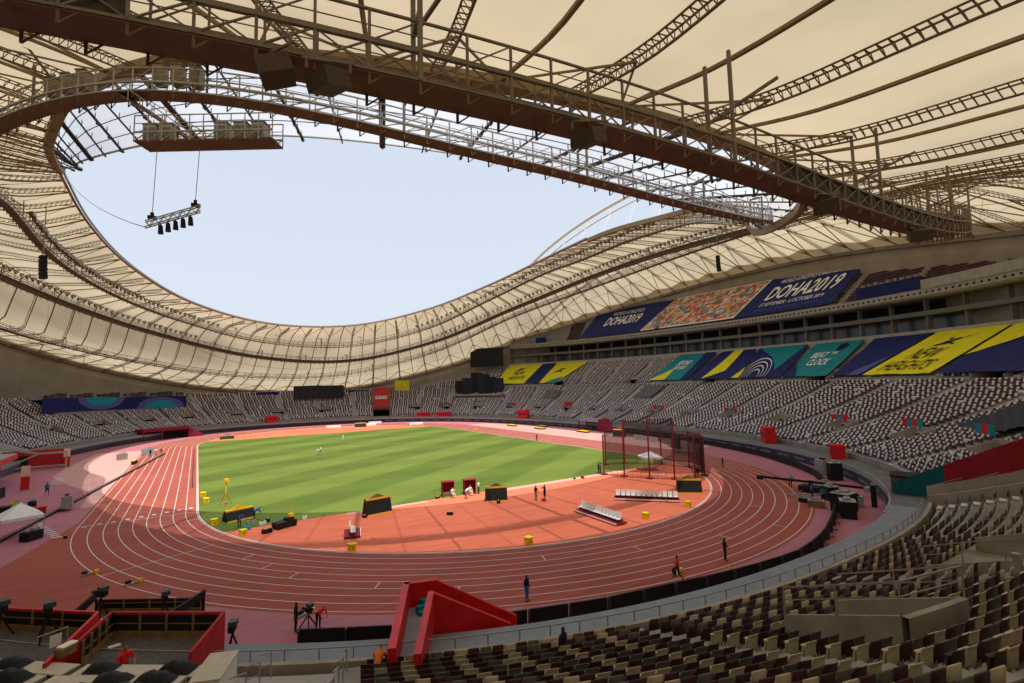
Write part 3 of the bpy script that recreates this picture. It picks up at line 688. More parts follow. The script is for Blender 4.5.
# suspended platform off the inner catwalk with white cabinets, and the lighting truss on its wires
pf = thing('service_platform', 'railed steel platform jutting from the inner catwalk above the hanging light truss', 'platform')
PC, PR, PF = np.array((-36.7, -34.2)), np.array((0.842, -0.539)), np.array((0.539, 0.842))      # centre, long axis, cross axis
z = 31.1; W3 = lambda a_, c_, z_: np.array((*(PC+PR*a_+PF*c_), z_)); prz = math.atan2(PR[1], PR[0])
b = MB(); b.box(W3(0, 0, z+.06), (9.2, 1.5, .12), prz); L0 = ring_pt('A', D2R(-120.5)); b.bar(L0+(0, 0, 0.1), W3(-0.8, 0, z+0.08), 1.0, 0.12); b.build('soffit', C_STEELB, pf)
b = MB()
for c_ in (-.75, .75):
    for h_, w_ in ((.65, .1), (1.8, .06), (1.25, .04)): b.bar(W3(-4.6, c_, z+h_), W3(4.6, c_, z+h_), w_)
    for x in np.linspace(-4.6, 4.6, 11): b.bar(W3(x, c_, z), W3(x, c_, z+1.8), 0.07)
    for x in np.linspace(-4.6, 3.7, 10): b.bar(W3(x, c_, z+.05), W3(x+.92, c_, z+.65), 0.05)
for c_ in (-.5, .5):
    p_, q_ = L0+np.array((c_*.8, c_, 0)), W3(-0.8+c_, 0, z)
    b.bar(p_+(0, 0, .9), q_+(0, 0, .9), .06)
    for f in np.linspace(0, 1, 7): r0_ = p_*(1-f)+q_*f; b.bar(r0_, r0_+(0, 0, .9), .06)
b.build('side_frames', C_STEELG, pf)
for x, wh in ((-3.9, 'pale cabinet at the left end of the suspended platform'), (-2.8, 'second pale cabinet on the suspended platform'), (0.9, 'pale cabinet right of the gap on the suspended platform'), (2.2, 'fourth pale cabinet on the suspended platform'), (3.4, 'pale cabinet at the right end of the suspended platform')):
    q_ = W3(x, 0, z+.12); cabinet(tuple(q_), prz+math.pi/2, wh, mat('cabinet_white', (0.55, 0.53, 0.48), 0.6), (0.75, 0.85, 1.15))
rig = thing('lighting_truss', 'short silver truss with five black lamps hanging on wires against the sky', 'light truss')
b = MB(); p0, p1 = np.array((-40.2, -31.95, 25.5)), np.array((-37.1, -33.95, 26.5)); 
for dy, dz in ((-.2, 0), (.2, 0), (-.2, .4), (.2, .4)): b.bar(p0+(0, dy, dz), p1+(0, dy, dz), 0.06)
for k in range(12):
    f, g = k/12, (k+1)/12; u, v = p0+(p1-p0)*f, p0+(p1-p0)*g
    for dy in (-.2, .2): b.bar(u+(0, dy, 0 if k % 2 else .4), v+(0, dy, .4 if k % 2 else 0), 0.035)
    b.bar(u+(0, -.2, 0), u+(0, .2, 0), 0.03)
b.build('truss', C_STEELG, rig)
for k in range(5):
    f = 0.28+k*0.135; u = p0+(p1-p0)*f; b = MB(); b.tube([u+(0, 0, -0.05), u+(0, 0, -0.18)], 0.05); b.tube([u+(0, 0, -0.18), u+(0.03, 0, -0.75)], [0.13, 0.17], 10); b.build('lamp', C_BLACK, rig)
for f in (0.12, 0.9):
    b = MB(); u = p0+(p1-p0)*f; b.box(u+(0, 0, 0.55), (0.5, 0.25, 0.2)); b.box(u+(0, 0, 0.75), (0.2, 0.25, 0.25)); b.build('hoist', C_BLACK, rig)
b = MB()
for f in (0.12, 0.9): u = p0+(p1-p0)*f; b.tube([u+(0, 0, 0.8), (u[0]+0.15, u[1]-0.3, z)], 0.022, 5)
L1 = np.array(ring_pt('in', D2R(-168))); cpts = [np.array(p0)+(L1-p0)*t+(0, 0, -9*t*(1-t)*0.55) for t in np.linspace(0, 1, 14)]; b.tube(cpts, 0.03, 5)
b.build('wires', C_RAIL, rig)
# dark speaker boxes under the big catwalk
def hung_speaker(a, label, size=(1.05, 1.05, 0.6), dz=-0.75, off=-0.9, rot=0.2, m=C_TRUSS):
    q = ring_pt('B', D2R(a)); t = thing('loudspeaker', label, 'loudspeaker', (q[0]-math.cos(D2R(a))*-off*0+off*math.cos(D2R(a))*-1, q[1]+off*math.sin(D2R(a))*-1, q[2]), D2R(a)+rot)
    b = MB(); b.box((0, 0, dz), size, tilt=0.35); b.build('cabinet', m, t)
    b = MB(); b.bar((-.5, -.5, dz+.4), (-.5, -.5, 0.3), 0.08); b.bar((.5, .5, dz+.4), (.5, .5, 0.3), 0.08); b.bar((-.5, .5, dz+.4), (-.5, .5, .3), 0.08); b.bar((-.6, -.6, dz+0.75), (.6, .6, dz+.75), 0.08); b.build('bracket', C_STEEL, t)
    return t
C_SPK = mat('speaker_brown', (0.10, 0.07, 0.045), 0.7)
hung_speaker(-109.8, 'left of the two square loudspeakers under the big catwalk', rot=0.1, m=C_SPK)
hung_speaker(-108.9, 'right of the two square loudspeakers, tilted down under the big catwalk', rot=0.8, m=C_SPK)
hung_speaker(-103.2, 'lone square loudspeaker hanging under the middle of the big catwalk', rot=0.5, m=C_SPK)
hung_speaker(-93.4, 'dark wedge loudspeaker under the right part of the big catwalk', size=(1.3, 1.3, 0.8), rot=0.4, m=C_SPK)
hung_speaker(-85.5, 'rightmost dark loudspeaker near the lower end of the big catwalk', size=(1.3, 1.4, 0.8), rot=0.4, m=C_SPK)
def line_array(loc, label, n=8):
    t = thing('line_array_speaker', label, 'loudspeaker', loc)
    for k in range(n): b = MB(); b.box((0.04*k*k*0.1, 0, -0.42*k), (0.5, 0.8, 0.36), tilt=0, rz=0.5); b.build('cabinet', C_BLACK, t)
    b = MB(); b.tube([(0, 0, 0.3), (0, 0, 5.5)], 0.05, 5); b.build('hanger', C_RAIL, t)
line_array((52.0, -11.9, 39.6), 'slim line array speaker hanging against the bright roof on the right')
line_array((-51.0, -3.0, 28.9), 'slim line array speaker hanging below the roof at far left', 6)

# arch rising behind the right-hand roof
arch = thing('roof_arch', 'slender white steel arch rising beyond the roof edge with thin hangers', 'arch')
b = MB(); X = []
for t in np.linspace(-1.15, 1.15, 60):
    y = 42+118*t; z = 84-26*t*t-12*abs(t)**5; x = 97-0.0*t; X.append((x, y, z))
b.tube(X, 0.65, 10); b.build('main_tube', mat('arch_white', (0.66, 0.62, 0.56), 0.5), arch, smooth=True)
b = MB(); b.tube([(x+3.2, y, z-1.2) for x, y, z in X], 0.3, 8); b.build('side_tube', MATS['arch_white'], arch, smooth=True)
for i in range(4, 56, 3):
    b = MB(); x, y, z = X[i]; a = math.atan2(y-CY, x); L = roof_line(a, 30); e = L[12]
    b.tube([(x, y, z), (x-1.5, y, z-4)], 0.2, 6)
    for s in (-2.5, 2.5): b.tube([(x-1.5, y, z-4), (min(x, 84), y+s, np.interp(math.hypot(min(x, 84), y-CY), np.hypot(L[:, 0], L[:, 1]-CY), L[:, 2])-0.2)], 0.06, 4)
    b.build('hanger', MATS['arch_white'], arch)

# ================================================================== SEATS
def seat_spots():
    S = []
    for tname, T, rows_at, aisles, skipf in (('low', LOW, lambda a: 31, AISLES, low_skip), ('mid', MID, mid_rows, [x+3.75 for x in AISLES], mid_skip), ('upp', UPP, lambda a: 17 if -62 < a < 44 else 0, [x for x in AISLES], lambda a, i: False)):
        for ai in range(len(aisles)):
            a0 = aisles[ai]; a1 = a0+7.5; ac = D2R((a0+a1)/2)
            for i in range(T['n']):
                d, z = row(T, i); d += 0.52
                c, e = np.array(bp(d, ac-0.005)), np.array(bp(d, ac+0.005)); dl = np.linalg.norm(e-c)/0.01
                n = int((D2R(7.5)*dl-(1.0 if -112 < a0 < -80 else 1.9))/0.52); dph = 0.52/dl
                for j in range(n):
                    k = j-(n-1)/2; ph = ac+k*dph; a = math.degrees(ph)
                    if rows_at(wrap(a)) <= i or skipf(a, i) or skipf(a+0.2, i) or skipf(a-0.2, i): continue
                    S.append((tname, i, ph, d, z, int(math.floor(k))))
    return S
BAN_MID = [(-44.7, -37.3), (-37.2, -33.3), (-32.6, -25.8), (-25.6, -18.3), (-18.2, -7.3), (-7.2, 2.4), (29, 45.8)]
def proj_np(P):
    d = P-np.array(CAM); z = d@np.array(_f); return 512+FPX*(d@np.array(_r2))/z, 341.5-FPX*(d@np.array(_u2))/z, z
spots = seat_spots()
ph = np.array([s[2] for s in spots]); d = np.array([s[3] for s in spots]); zz = np.array([s[4] for s in spots]); ri = np.array([s[1] for s in spots]); kk = np.array([s[5] for s in spots])
tn = np.array([0 if s[0] == 'low' else 1 if s[0] == 'mid' else 2 for s in spots])
r_ = bowl_r(d, ph); P = np.stack([r_*np.cos(ph), CY+r_*np.sin(ph), zz], 1)
u, v, dep = proj_np(P); adeg = (np.degrees(ph)+180) % 360-180
keep = (dep > 1.5) & (u > -90) & (u < 1110) & (v < 800) & (v > 150)
keep &= ~((tn == 0) & (adeg < -109.2) & (adeg > -150))
keep &= ~((adeg > 153) | (adeg < -150))
for a0, a1 in BAN_MID: keep &= ~((tn == 1) & (adeg > a0+0.2) & (adeg < a1-0.2))
keep &= ~((tn == 2) & (adeg > -25.4) & (adeg < 26.2))
keep &= ~((tn == 2) & ((adeg > 30) | (adeg < -55)))
COVERS = [(-63.5, -58.3, 14, 29), (-3.0, 2.2, 20, 29), (26, 30, 18, 26)]          # blocks of seats hidden under dark sheets
for a0, a1, i0, i1 in COVERS: keep &= ~((tn == 0) & (adeg > a0) & (adeg < a1) & (ri >= i0) & (ri < i1))
keep &= ~((tn == 0) & (adeg > 42) & (adeg < 55) & (ri >= 19) & (ri < 27))            # under the camera stage
keep &= ~((tn == 0) & (adeg > 111) & (adeg < 134) & (ri >= 20))                     # behind the far banner
keep &= ~((tn == 0) & (adeg > -92.5) & (adeg < -80) & (ri >= 11) & (ri <= 14))     # cross landing on the right of the near stand
idx = np.where(keep)[0]; order = idx[np.argsort(dep[idx])]
infr = order[(u[order] > -5) & (u[order] < 1030) & (v[order] < 700) & (v[order] > 0)]
near = set(infr[:300].tolist())
rowdir = np.zeros((len(spots), 2)); pa = bpa(d, ph+1e-3, 0); pb_ = bpa(d, ph-1e-3, 0); rowdir = (pa-pb_)[:, :2]; rowdir /= np.linalg.norm(rowdir, axis=1)[:, None]
outd = np.stack([rowdir[:, 1], -rowdir[:, 0]], 1)
COLR = (C_SB, C_SM, C_SG); cidx = np.where(kk % 4 == 0, 0, np.where(kk % 4 == 2, 2, 1))
flip = rng.random(len(spots)); cidx = np.where(flip < 0.03, 0, cidx)
# --- nearest seats: each a thing with back, pan and bracket
def near_seat(ci):
    nm = ('beige', 'maroon', 'dark grey')[ci]
    t = thing('stadium_seat', 'folded %s plastic seat in the rows of the near stand' % nm, 'seat', group='%s seats of the near stand' % nm)
    b = MB(); n, m = 7, 5; F = np.zeros((n, m, 3)); Bk = np.zeros((n, m, 3))
    for i in range(n):
        for j in range(m):
            x = -0.228+0.456*i/(n-1); s = j/(m-1); z = 0.33+0.53*s-0.018*abs(x/0.235)**3*s
            y = 0.12+0.045*s+0.035*(1-(x/0.235)**2)*1.0
            if j == m-1: y += 0.03
            F[i, j] = (x, y-0.0, z); Bk[i, j] = (x, y+0.022, z)
    b.quadgrid(F); b.quadgrid(Bk[::-1])
    for e in (0, n-1): b.quadgrid(np.stack([F[e], Bk[e]], 0))
    b.quadgrid(np.stack([F[:, m-1], Bk[:, m-1]], 0)); b.build('backrest', COLR[ci], t, smooth=False)
    b = MB(); b.box((0, 0.035, 0.50), (0.43, 0.05, 0.36), tilt=-0.12); b.box((0, 0.01, 0.67), (0.43, 0.07, 0.04), tilt=-0.12); b.build('seat_pan', COLR[ci], t)
    b = MB(); b.box((-0.18, 0.14, 0.2), (0.04, 0.08, 0.4)); b.box((0.18, 0.14, 0.2), (0.04, 0.08, 0.4)); b.box((0, 0.14, 0.33), (0.4, 0.05, 0.05)); b.build('bracket', C_RAIL, t)
    return t
protos = {}
for i in sorted(near):
    ci = int(cidx[i])
    if ci not in protos: o = protos[ci] = near_seat(ci)
    else: o = copy_tree(protos[ci])
    o.location = P[i]; o.rotation_euler = (0, 0, math.atan2(outd[i, 1], outd[i, 0])-math.pi/2+random.uniform(-.03, .03))
# --- all the others: one mesh
def template(parts):
    vs, fs, ms = [], [], []
    for (c, s, m_, tilt) in parts:
        b = MB(); b.box(c, s, tilt=tilt); o = len(vs)
        vs += b.v[0].tolist(); fs += [[o+k for k in f] for f in b.f if True]; ms += [m_]*6
    return np.array(vs), np.array(fs), np.array(ms)
tv, tf, tm = template([((0, 0.15, 0.60), (0.455, 0.045, 0.52), 0, -0.10), ((0, 0.05, 0.48), (0.42, 0.07, 0.34), 1, -0.12)])
rest = np.array([i for i in idx if i not in near])
N_ = len(rest); X = rowdir[rest]; Y = outd[rest]; sgn = 1
V = np.zeros((N_, len(tv), 3)); V[:, :, :2] = P[rest][:, None, :2]+tv[None, :, 0:1]*X[:, None, :]+tv[None, :, 1:2]*Y[:, None, :]; V[:, :, 2] = P[rest][:, None, 2]+tv[None, :, 2]
Fc = (tf[None]+(np.arange(N_)*len(tv))[:, None, None]).reshape(-1, 4)
me = bpy.data.meshes.new('stadium_seats'); me.vertices.add(N_*len(tv)); me.vertices.foreach_set('co', V.reshape(-1)); me.loops.add(len(Fc)*4); me.loops.foreach_set('vertex_index', Fc.reshape(-1).astype(np.int32))
me.polygons.add(len(Fc)); me.polygons.foreach_set('loop_start', np.arange(0, len(Fc)*4, 4, dtype=np.int32)); me.polygons.foreach_set('loop_total', np.full(len(Fc), 4, dtype=np.int32))
for m_ in COLR+(C_SHELL, C_SMF): me.materials.append(m_)
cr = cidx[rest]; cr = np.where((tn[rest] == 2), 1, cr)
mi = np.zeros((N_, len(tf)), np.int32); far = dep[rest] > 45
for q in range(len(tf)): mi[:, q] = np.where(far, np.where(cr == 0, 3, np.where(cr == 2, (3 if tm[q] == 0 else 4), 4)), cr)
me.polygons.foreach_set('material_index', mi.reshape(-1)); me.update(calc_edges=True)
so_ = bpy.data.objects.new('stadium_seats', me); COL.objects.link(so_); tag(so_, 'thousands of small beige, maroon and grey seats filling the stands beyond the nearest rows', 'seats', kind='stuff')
print('seats', N_, 'near', len(near), 'max near depth', dep[list(near)].max())
# ================================================================== BANNERS, SCREENS AND SHEETS IN THE STANDS
def text_geo(body, shear=0.0, bold=0.0, space=1.0, spacing=1.0):
    cu = bpy.data.curves.new('lettering_source', 'FONT'); cu.body = body; cu.shear = shear; cu.offset = bold; cu.space_character = space; cu.space_line = spacing; cu.resolution_u = 2
    o = bpy.data.objects.new('lettering_source', cu); COL.objects.link(o); dg = bpy.context.evaluated_depsgraph_get(); me = o.evaluated_get(dg).to_mesh()
    V = np.array([v.co[:2] for v in me.vertices]); F = [tuple(p.vertices) for p in me.polygons]
    o.evaluated_get(dg).to_mesh_clear(); bpy.data.objects.remove(o); bpy.data.curves.remove(cu)
    lo, hi = V.min(0), V.max(0); return (V-lo)/(hi-lo), F, (hi-lo)
def midmap(a0b, a1b, a0t, a1t, T=MID, dt=17.0, lift=0.95):
    def f(s, t, up=0.0):
        s = np.asarray(s, float); t = np.asarray(t, float); a = (a0b+(a1b-a0b)*s)*(1-t)+(a0t+(a1t-a0t)*s)*t
        d = T['d0']+dt*t; z = T['z0']+dt*t*T['dz']/T['dd']+lift+up
        return bpa(d, np.radians(a), z)
    return f
def cloth(f, name, m, parent, poly=None, n=14, k=8, up=0.0, wr=0.06):
    b = MB(); s, t = np.meshgrid(np.linspace(0, 1, n), np.linspace(0, 1, k), indexing='ij')
    w_ = wr*(np.sin(s*37+t*5)+np.sin(t*23-s*11)+np.sin(s*71))*0.5
    P = f(s, t, up); P[..., 2] += w_; b.quadgrid(P); return b.build(name, m, parent)
def patch(f, pts, name, m, parent, up=0.10):              # a coloured field printed on the banner, subdivided
    b = MB(); pts = np.array(pts, float); c = pts.mean(0); n = len(pts)
    for i in range(n):
        p, q = pts[i], pts[(i+1) % n]; K = 5
        G = np.zeros((K+1, K+1, 3))
        for x in range(K+1):
            for y in range(K+1):
                e = p+(q-p)*x/K; g = c+(e-c)*y/K; w_ = 0.06*(math.sin(g[0]*37+g[1]*5)+math.sin(g[1]*23-g[0]*11)+math.sin(g[0]*71))*0.5; G[x, y] = f(g[0], g[1], up); G[x, y, 2] += w_
        b.quadgrid(G)
    return b.build(name, m, parent)
def letter(f, body, s0, s1, t0, t1, m, parent, flip=False, up=0.22, **kw):
    V, F, _ = text_geo(body, **kw); s = (s0+(s1-s0)*V[:, 0]); t = t0+(t1-t0)*V[:, 1]; b = MB(); b.add(f(s, t, up), F); return b.build('lettering', m, parent)
# s runs from the left edge of the banner to the right edge as one sees it from the track (angle falls left to right)
def seat_banner(name, label, L, Rr, base, lift=0.95): 
    f = midmap(L[0], Rr[0], L[1], Rr[1], lift=lift); t = thing(name, label, 'banner'); cloth(f, 'sheet', base, t); return f, t
# yellow NEW HEIGHTS
def vaulter(f, t, s0, t0, sc, m):
    def P(pts): return [(s0+sc*x*0.8, t0+sc*y) for x, y in pts]
    for pts in ([(0, 0), (.35, .1), (.5, .35), (.2, .4), (-.1, .25)], [(.3, .3), (.75, .5), (.7, .62), (.3, .5)], [(-.1, .25), (-.45, .05), (-.4, -.05), (0, .05)], [(.45, .1), (.9, -.02), (.88, .06), (.45, .2)], [(.05, .42), (.2, .5), (.15, .62), (.0, .6), (-.05, .5)]):
        patch(f, P(pts), 'figure', m, t, up=0.2)
    patch(f, P([(-.6, -.12), (1.5, .85), (1.5, .88), (-.6, -.09)]), 'pole', m, t, up=0.2)
f, t = seat_banner('seat_banner', 'large yellow banner reading NEW HEIGHTS over the seats at right', (-37.3, -36.4), (-44.8, -42.6), C_YEL)
letter(f, 'NEW', 0.26, 0.66, 0.32, 0.56, C_BLACK, t, bold=0.0, shear=0.15); letter(f, 'HEIGHTS', 0.14, 0.82, 0.07, 0.28, C_BLACK, t, bold=0.0, shear=0.15); vaulter(f, t, 0.45, 0.62, 0.26, C_NAVY)
f, t = seat_banner('seat_banner', 'navy banner with a yellow diagonal at the far right, beyond the NEW HEIGHTS banner', (-45.3, -43.0), (-54.5, -52.0), C_NAVY)
patch(f, [(0, .35), (0, 1), (.9, 1), (0.35, 0.75)], 'yellow_field', C_YEL, t)
f, t = seat_banner('seat_banner', 'plain navy banner left of the big yellow NEW HEIGHTS one', (-33.3, -29.9), (-37.1, -36.2), C_NAVY)
patch(f, [(0.5, 0), (0.93, 0), (0.93, .45)], 'violet_field', C_BLUL, t)
f, t = seat_banner('seat_banner', 'teal banner reading BEAT THE CLOCK over the seats', (-25.9, -22.5), (-32.6, -28.7), C_TEAL)
letter(f, 'BEAT', 0.22, 0.55, 0.50, 0.66, C_WHT, t, bold=0.015, shear=0.1); letter(f, 'THE', 0.60, 0.72, 0.58, 0.66, C_WHT, t, bold=0.015); letter(f, 'CLOCK', 0.28, 0.72, 0.28, 0.46, C_WHT, t, bold=0.015, shear=0.1)
patch(f, [(0.62, .7), (.74, .72), (.80, .86), (.70, .93), (.60, .84)], 'figure', C_BLACK, t, up=0.2); patch(f, [(0, 0), (0.32, 0), (0, .4)], 'navy_field', C_NAVY, t)
f, t = seat_banner('seat_banner', 'navy and teal banner with thin white arcs between two stair aisles', (-18.4, -13.6), (-25.6, -21.4), C_NAVY)
patch(f, [(0.02, 1), (0.98, 1), (0.72, 0.2), (0.45, 0.62)], 'teal_field', C_TEAL, t)
b = MB()
for r in (0.22, 0.34, 0.46, 0.58):
    A = np.linspace(0, math.pi, 16); b.quadgrid(np.stack([f(0.3+r*0.55*np.cos(A), 0.0+r*np.sin(A), 0.22), f(0.3+(r+0.015)*0.55*np.cos(A), (r+0.03)*np.sin(A), 0.22)], 1))
b.build('arcs', C_WHT, t)
f, t = seat_banner('seat_banner', 'navy banner crossed by a broad yellow wedge above a vomitory', (-7.4, -6.9), (-18.1, -13.1), C_NAVY)
patch(f, [(0.28, 0.0), (0.62, 0.25), (0.66, 1.0), (0.40, 1.0)], 'yellow_field', C_YEL, t); patch(f, [(0.86, 0), (1, 0), (1, .35)], 'yellow_corner', C_YEL, t)
f, t = seat_banner('seat_banner', 'teal and navy banner with a yellow lower corner, leftmost of the right-hand run', (2.4, 1.9), (-7.1, -5.8), C_TEAL)
patch(f, [(0, 0), (0.42, 0), (0.36, .45)], 'yellow_corner', C_YEL, t); patch(f, [(0.72, 1), (1, 1), (1, 0), (0.84, 0)], 'navy_field', C_NAVY, t)
letter(f, 'BEYOND', 0.30, 0.62, 0.52, 0.70, C_WHT, t, bold=0.015); letter(f, 'THE BEST', 0.32, 0.64, 0.36, 0.48, C_WHT, t, bold=0.02)
f, t = seat_banner('seat_banner', 'yellow banner with dark lettering and navy stripe over the far seats', (45.8, 44.4), (36.9, 36.0), C_YEL)
letter(f, 'NEW', 0.34, 0.62, 0.42, 0.62, C_BLACK, t, bold=0.0); letter(f, 'HEIGHTS', 0.28, 0.74, 0.18, 0.36, C_BLACK, t, bold=0.0); vaulter(f, t, 0.4, 0.66, 0.22, C_NAVY); patch(f, [(0.86, 0), (1, 0), (1, 1), (.98, 1)], 'navy_field', C_NAVY, t)
f, t = seat_banner('seat_banner', 'narrow navy banner between the two far yellow banners', (36.6, 35.8), (34.2, 32.8), C_NAVY)
f, t = seat_banner('seat_banner', 'yellow banner with a leaping figure and teal foot on the far side', (34.0, 32.6), (29.0, 24.6), C_YEL)
patch(f, [(0.3, 0), (1, 0), (0.9, .3)], 'teal_field', C_TEAL, t); vaulter(f, t, 0.35, 0.5, 0.3, C_BLACK)
# upper tier: the big championship banner with the photo mosaic
def upmap(aL, aR, lift=0.95):
    def f(s, t, up=0.0):
        s = np.asarray(s, float); t = np.asarray(t, float); a = aL[0]*(1-t)*(1-s)+aR[0]*(1-t)*s+aL[1]*t*(1-s)+aR[1]*t*s
        return bpa(44.2+12.6*t, np.radians(a), 33.3+12.6*t*1.0+lift+up)
    return f
f = upmap((26.3, 24.0), (-25.6, -25.4)); big = thing('championship_banner', 'huge navy banner with a photo mosaic and DOHA2019 across the top tier', 'banner'); cloth(f, 'sheet', C_NAVY, big, n=80, wr=0.14)
letter(f, 'DOHA2019', 0.765, 0.975, 0.36, 0.72, C_WHT, big, bold=0.0155, shear=0.12); letter(f, 'WORLD ATHLETICS CHAMPIONSHIPS', 0.775, 0.975, 0.80, 0.90, C_WHT, big, bold=0.01)
letter(f, '27 SEPTEMBER - 6 OCTOBER 2019', 0.765, 0.955, 0.20, 0.29, C_WHT, big); letter(f, 'KHALIFA INTERNATIONAL STADIUM', 0.76, 0.95, 0.07, 0.13, C_BLUL, big)
letter(f, 'DOHA2019', 0.08, 0.25, 0.34, 0.66, C_WHT, big, bold=0.015, shear=0.12); letter(f, 'WORLD ATHLETICS', 0.09, 0.24, 0.72, 0.84, C_WHT, big)
fm = upmap((10.8, 5.9), (-10.0, -12.2), 1.1)
ms = thing('photo_mosaic', 'bright mosaic of many small photographs inside a white border on the navy banner', 'mosaic'); 
def mosaic_mat():
    m = bpy.data.materials.new('photo_mosaic_print'); m.use_nodes = True; n = m.node_tree; bs = n.nodes['Principled BSDF']; L = n.links; bs.inputs['Roughness'].default_value = 0.7
    uv = n.nodes.new('ShaderNodeUVMap'); uv.uv_map = 'UVMap'; mp = n.nodes.new('ShaderNodeMapping'); mp.inputs['Scale'].default_value = (38, 15, 1); L.new(uv.outputs[0], mp.inputs[0])
    vo = n.nodes.new('ShaderNodeTexVoronoi'); vo.inputs['Scale'].default_value = 1.0; vo.distance = 'CHEBYCHEV'; vo.inputs['Randomness'].default_value = 0.7; L.new(mp.outputs[0], vo.inputs['Vector'])
    sp = n.nodes.new('ShaderNodeSeparateColor'); L.new(vo.outputs['Color'], sp.inputs[0])
    cr = n.nodes.new('ShaderNodeValToRGB'); L.new(sp.outputs[0], cr.inputs[0]); cr.color_ramp.interpolation = 'CONSTANT'; e = cr.color_ramp.elements
    cols = [(0.0, (.55, .08, .06)), (.14, (.62, .55, .48)), (.28, (.10, .09, .10)), (.38, (.60, .22, .06)), (.5, (.50, .42, .36)), (.62, (.35, .05, .04)), (.72, (.10, .22, .35)), (.82, (.62, .35, .20)), (.92, (.08, .25, .12))]
    e[0].position = 0; e[0].color = (*cols[0][1], 1); e[1].position = cols[1][0]; e[1].color = (*cols[1][1], 1)
    for p, c in cols[2:]: q = e.new(p); q.color = (*c, 1)
    nz = n.nodes.new('ShaderNodeTexNoise'); nz.inputs['Scale'].default_value = 3.5; nz.inputs['Detail'].default_value = 3; L.new(mp.outputs[0], nz.inputs['Vector'])
    mr = n.nodes.new('ShaderNodeMapRange'); mr.inputs[1].default_value = 0.3; mr.inputs[2].default_value = 0.7; mr.inputs[3].default_value = 0.45; mr.inputs[4].default_value = 1.5; L.new(nz.outputs[0], mr.inputs[0])
    mx = n.nodes.new('ShaderNodeVectorMath'); mx.operation = 'SCALE'; L.new(cr.outputs[0], mx.inputs[0]); L.new(mr.outputs[0], mx.inputs[3]); L.new(mx.outputs[0], bs.inputs['Base Color']); return m
b = MB(); s_, t_ = np.meshgrid(np.linspace(0.012, .988, 40), np.linspace(.03, .97, 8), indexing='ij'); G = fm(s_, t_, 0.12); b.quadgrid(G); o = b.build('picture_field', mosaic_mat(), ms)
uvl = o.data.uv_layers.new(name='UVMap'); flat_uv = np.stack([s_.reshape(-1), t_.reshape(-1)], 1)
for lp in o.data.loops: uvl.data[lp.index].uv = flat_uv[lp.vertex_index]
cloth(fm, 'border', C_WHT, ms, n=40, wr=0.0)
# navy drape and camera nest left and right in the top tier
def drape(name, label, aL, aR, d, z0, z1, m, cat='banner', T=None, n=10, extra=None):
    t = thing(name, label, cat); b = MB(); A = np.radians(np.linspace(aL, aR, n)); F = np.stack([bpa(d-0.05*(i % 2), A[i:i+1], z)[0] for i in range(n) for z in (z0, z1)]).reshape(n, 2, 3); b.quadgrid(F)
    B2 = F.copy(); B2[..., :2] = (B2[..., :2]-(0, CY))*1.0015+(0, CY); b.quadgrid(B2[::-1]); b.quadgrid(np.stack([F[:, 1], B2[:, 1]], 1)); b.build('sheet', m, t); return t
drape('balcony_drape', 'small navy drape on the upper tier front right of the big banner', -29.0, -36.2, 43.9, 33.7, 36.7, C_NAVY)
sweep('upper_parapet_panel', [(43.2, 33.5), (43.2, 35.6), (43.6, 35.6), (43.6, 33.5)], C_CONC_L, -52, -36.4, east)
drape('balcony_drape', 'small navy square hung at the far end of the top tier', 37.8, 35.2, 45, 33.2, 36.4, C_NAVY)
b = MB(); P = band([(44.0, 36.3), (48, 36.3)], -36.2, -29.0); b.quadgrid(P); o = b.build('commentary_deck', C_CONC_L, east)
b = MB()
for k in range(14): c = bp(45.0+(k % 3)*0.5, D2R(-29.4-k*0.48)); b.box((c[0], c[1], 36.9+0.1*(k % 4)), (0.7, 0.9, 0.9), k*0.7)
o = b.build('deck_equipment', C_CONC_W, east)
# sloping pale pier and end wall of the top tier
b = MB()
for a in (-53.2, -55.5): b.add([bp(44, D2R(a), 33.2), bp(57, D2R(a), 33.2), bp(57, D2R(a), 45), bp(50, D2R(a), 45), bp(44, D2R(a), 36)], [(0, 1, 2, 3, 4)])
b.add([bp(44, D2R(-53.2), 36), bp(44, D2R(-55.5), 36), bp(50, D2R(-55.5), 45), bp(50, D2R(-53.2), 45), bp(57, D2R(-53.2), 45), bp(57, D2R(-55.5), 45), bp(44, D2R(-53.2), 33), bp(44, D2R(-55.5), 33)], [(0, 1, 2, 3), (3, 2, 5, 4), (6, 7, 1, 0)]); b.build('pier', C_CONC_L, east)
b = MB()
for k in range(26): c = bp(46.8+k*0.4, D2R(-38-k*0.42), 0); b.box((c[0], c[1], 35.0+k*0.3), (0.5, 1.0, 0.35), D2R(-38))
b.build('upper_stairs', C_CONC_L, east)
# dark sheets over seat blocks
for (a0, a1, i0, i1), wh in zip(COVERS, ('dark blue sheets over a block of seats at the right edge of the stand', 'grey sheet covering the seat block beside a middle aisle', 'small dark sheet over seats on the far side of the long stand')):
    t = thing('seat_cover', wh, 'cover'); b = MB(); n = 14; m = (i1-i0)*2; A = np.radians(np.linspace(a0, a1, n)); G = np.zeros((n, m+1, 3))
    for j in range(m+1): 
        i = i0+j/2; d_ = LOW['d0']+LOW['dd']*i; z_ = zlow(d_)+0.78+(0.14 if j % 2 else -0.04); G[:, j] = bpa(d_, A, z_); G[:, j, 2] += 0.1*np.sin(np.arange(n)*2.1+j)
    b.quadgrid(G); b.build('sheet', mat('dark_blue_sheet' if i0 == 14 else 'dark_grey_sheet', (0.03, 0.035, 0.06) if i0 == 14 else (0.12, 0.12, 0.125), 0.6, vary=0.25, scale=1.5), t)
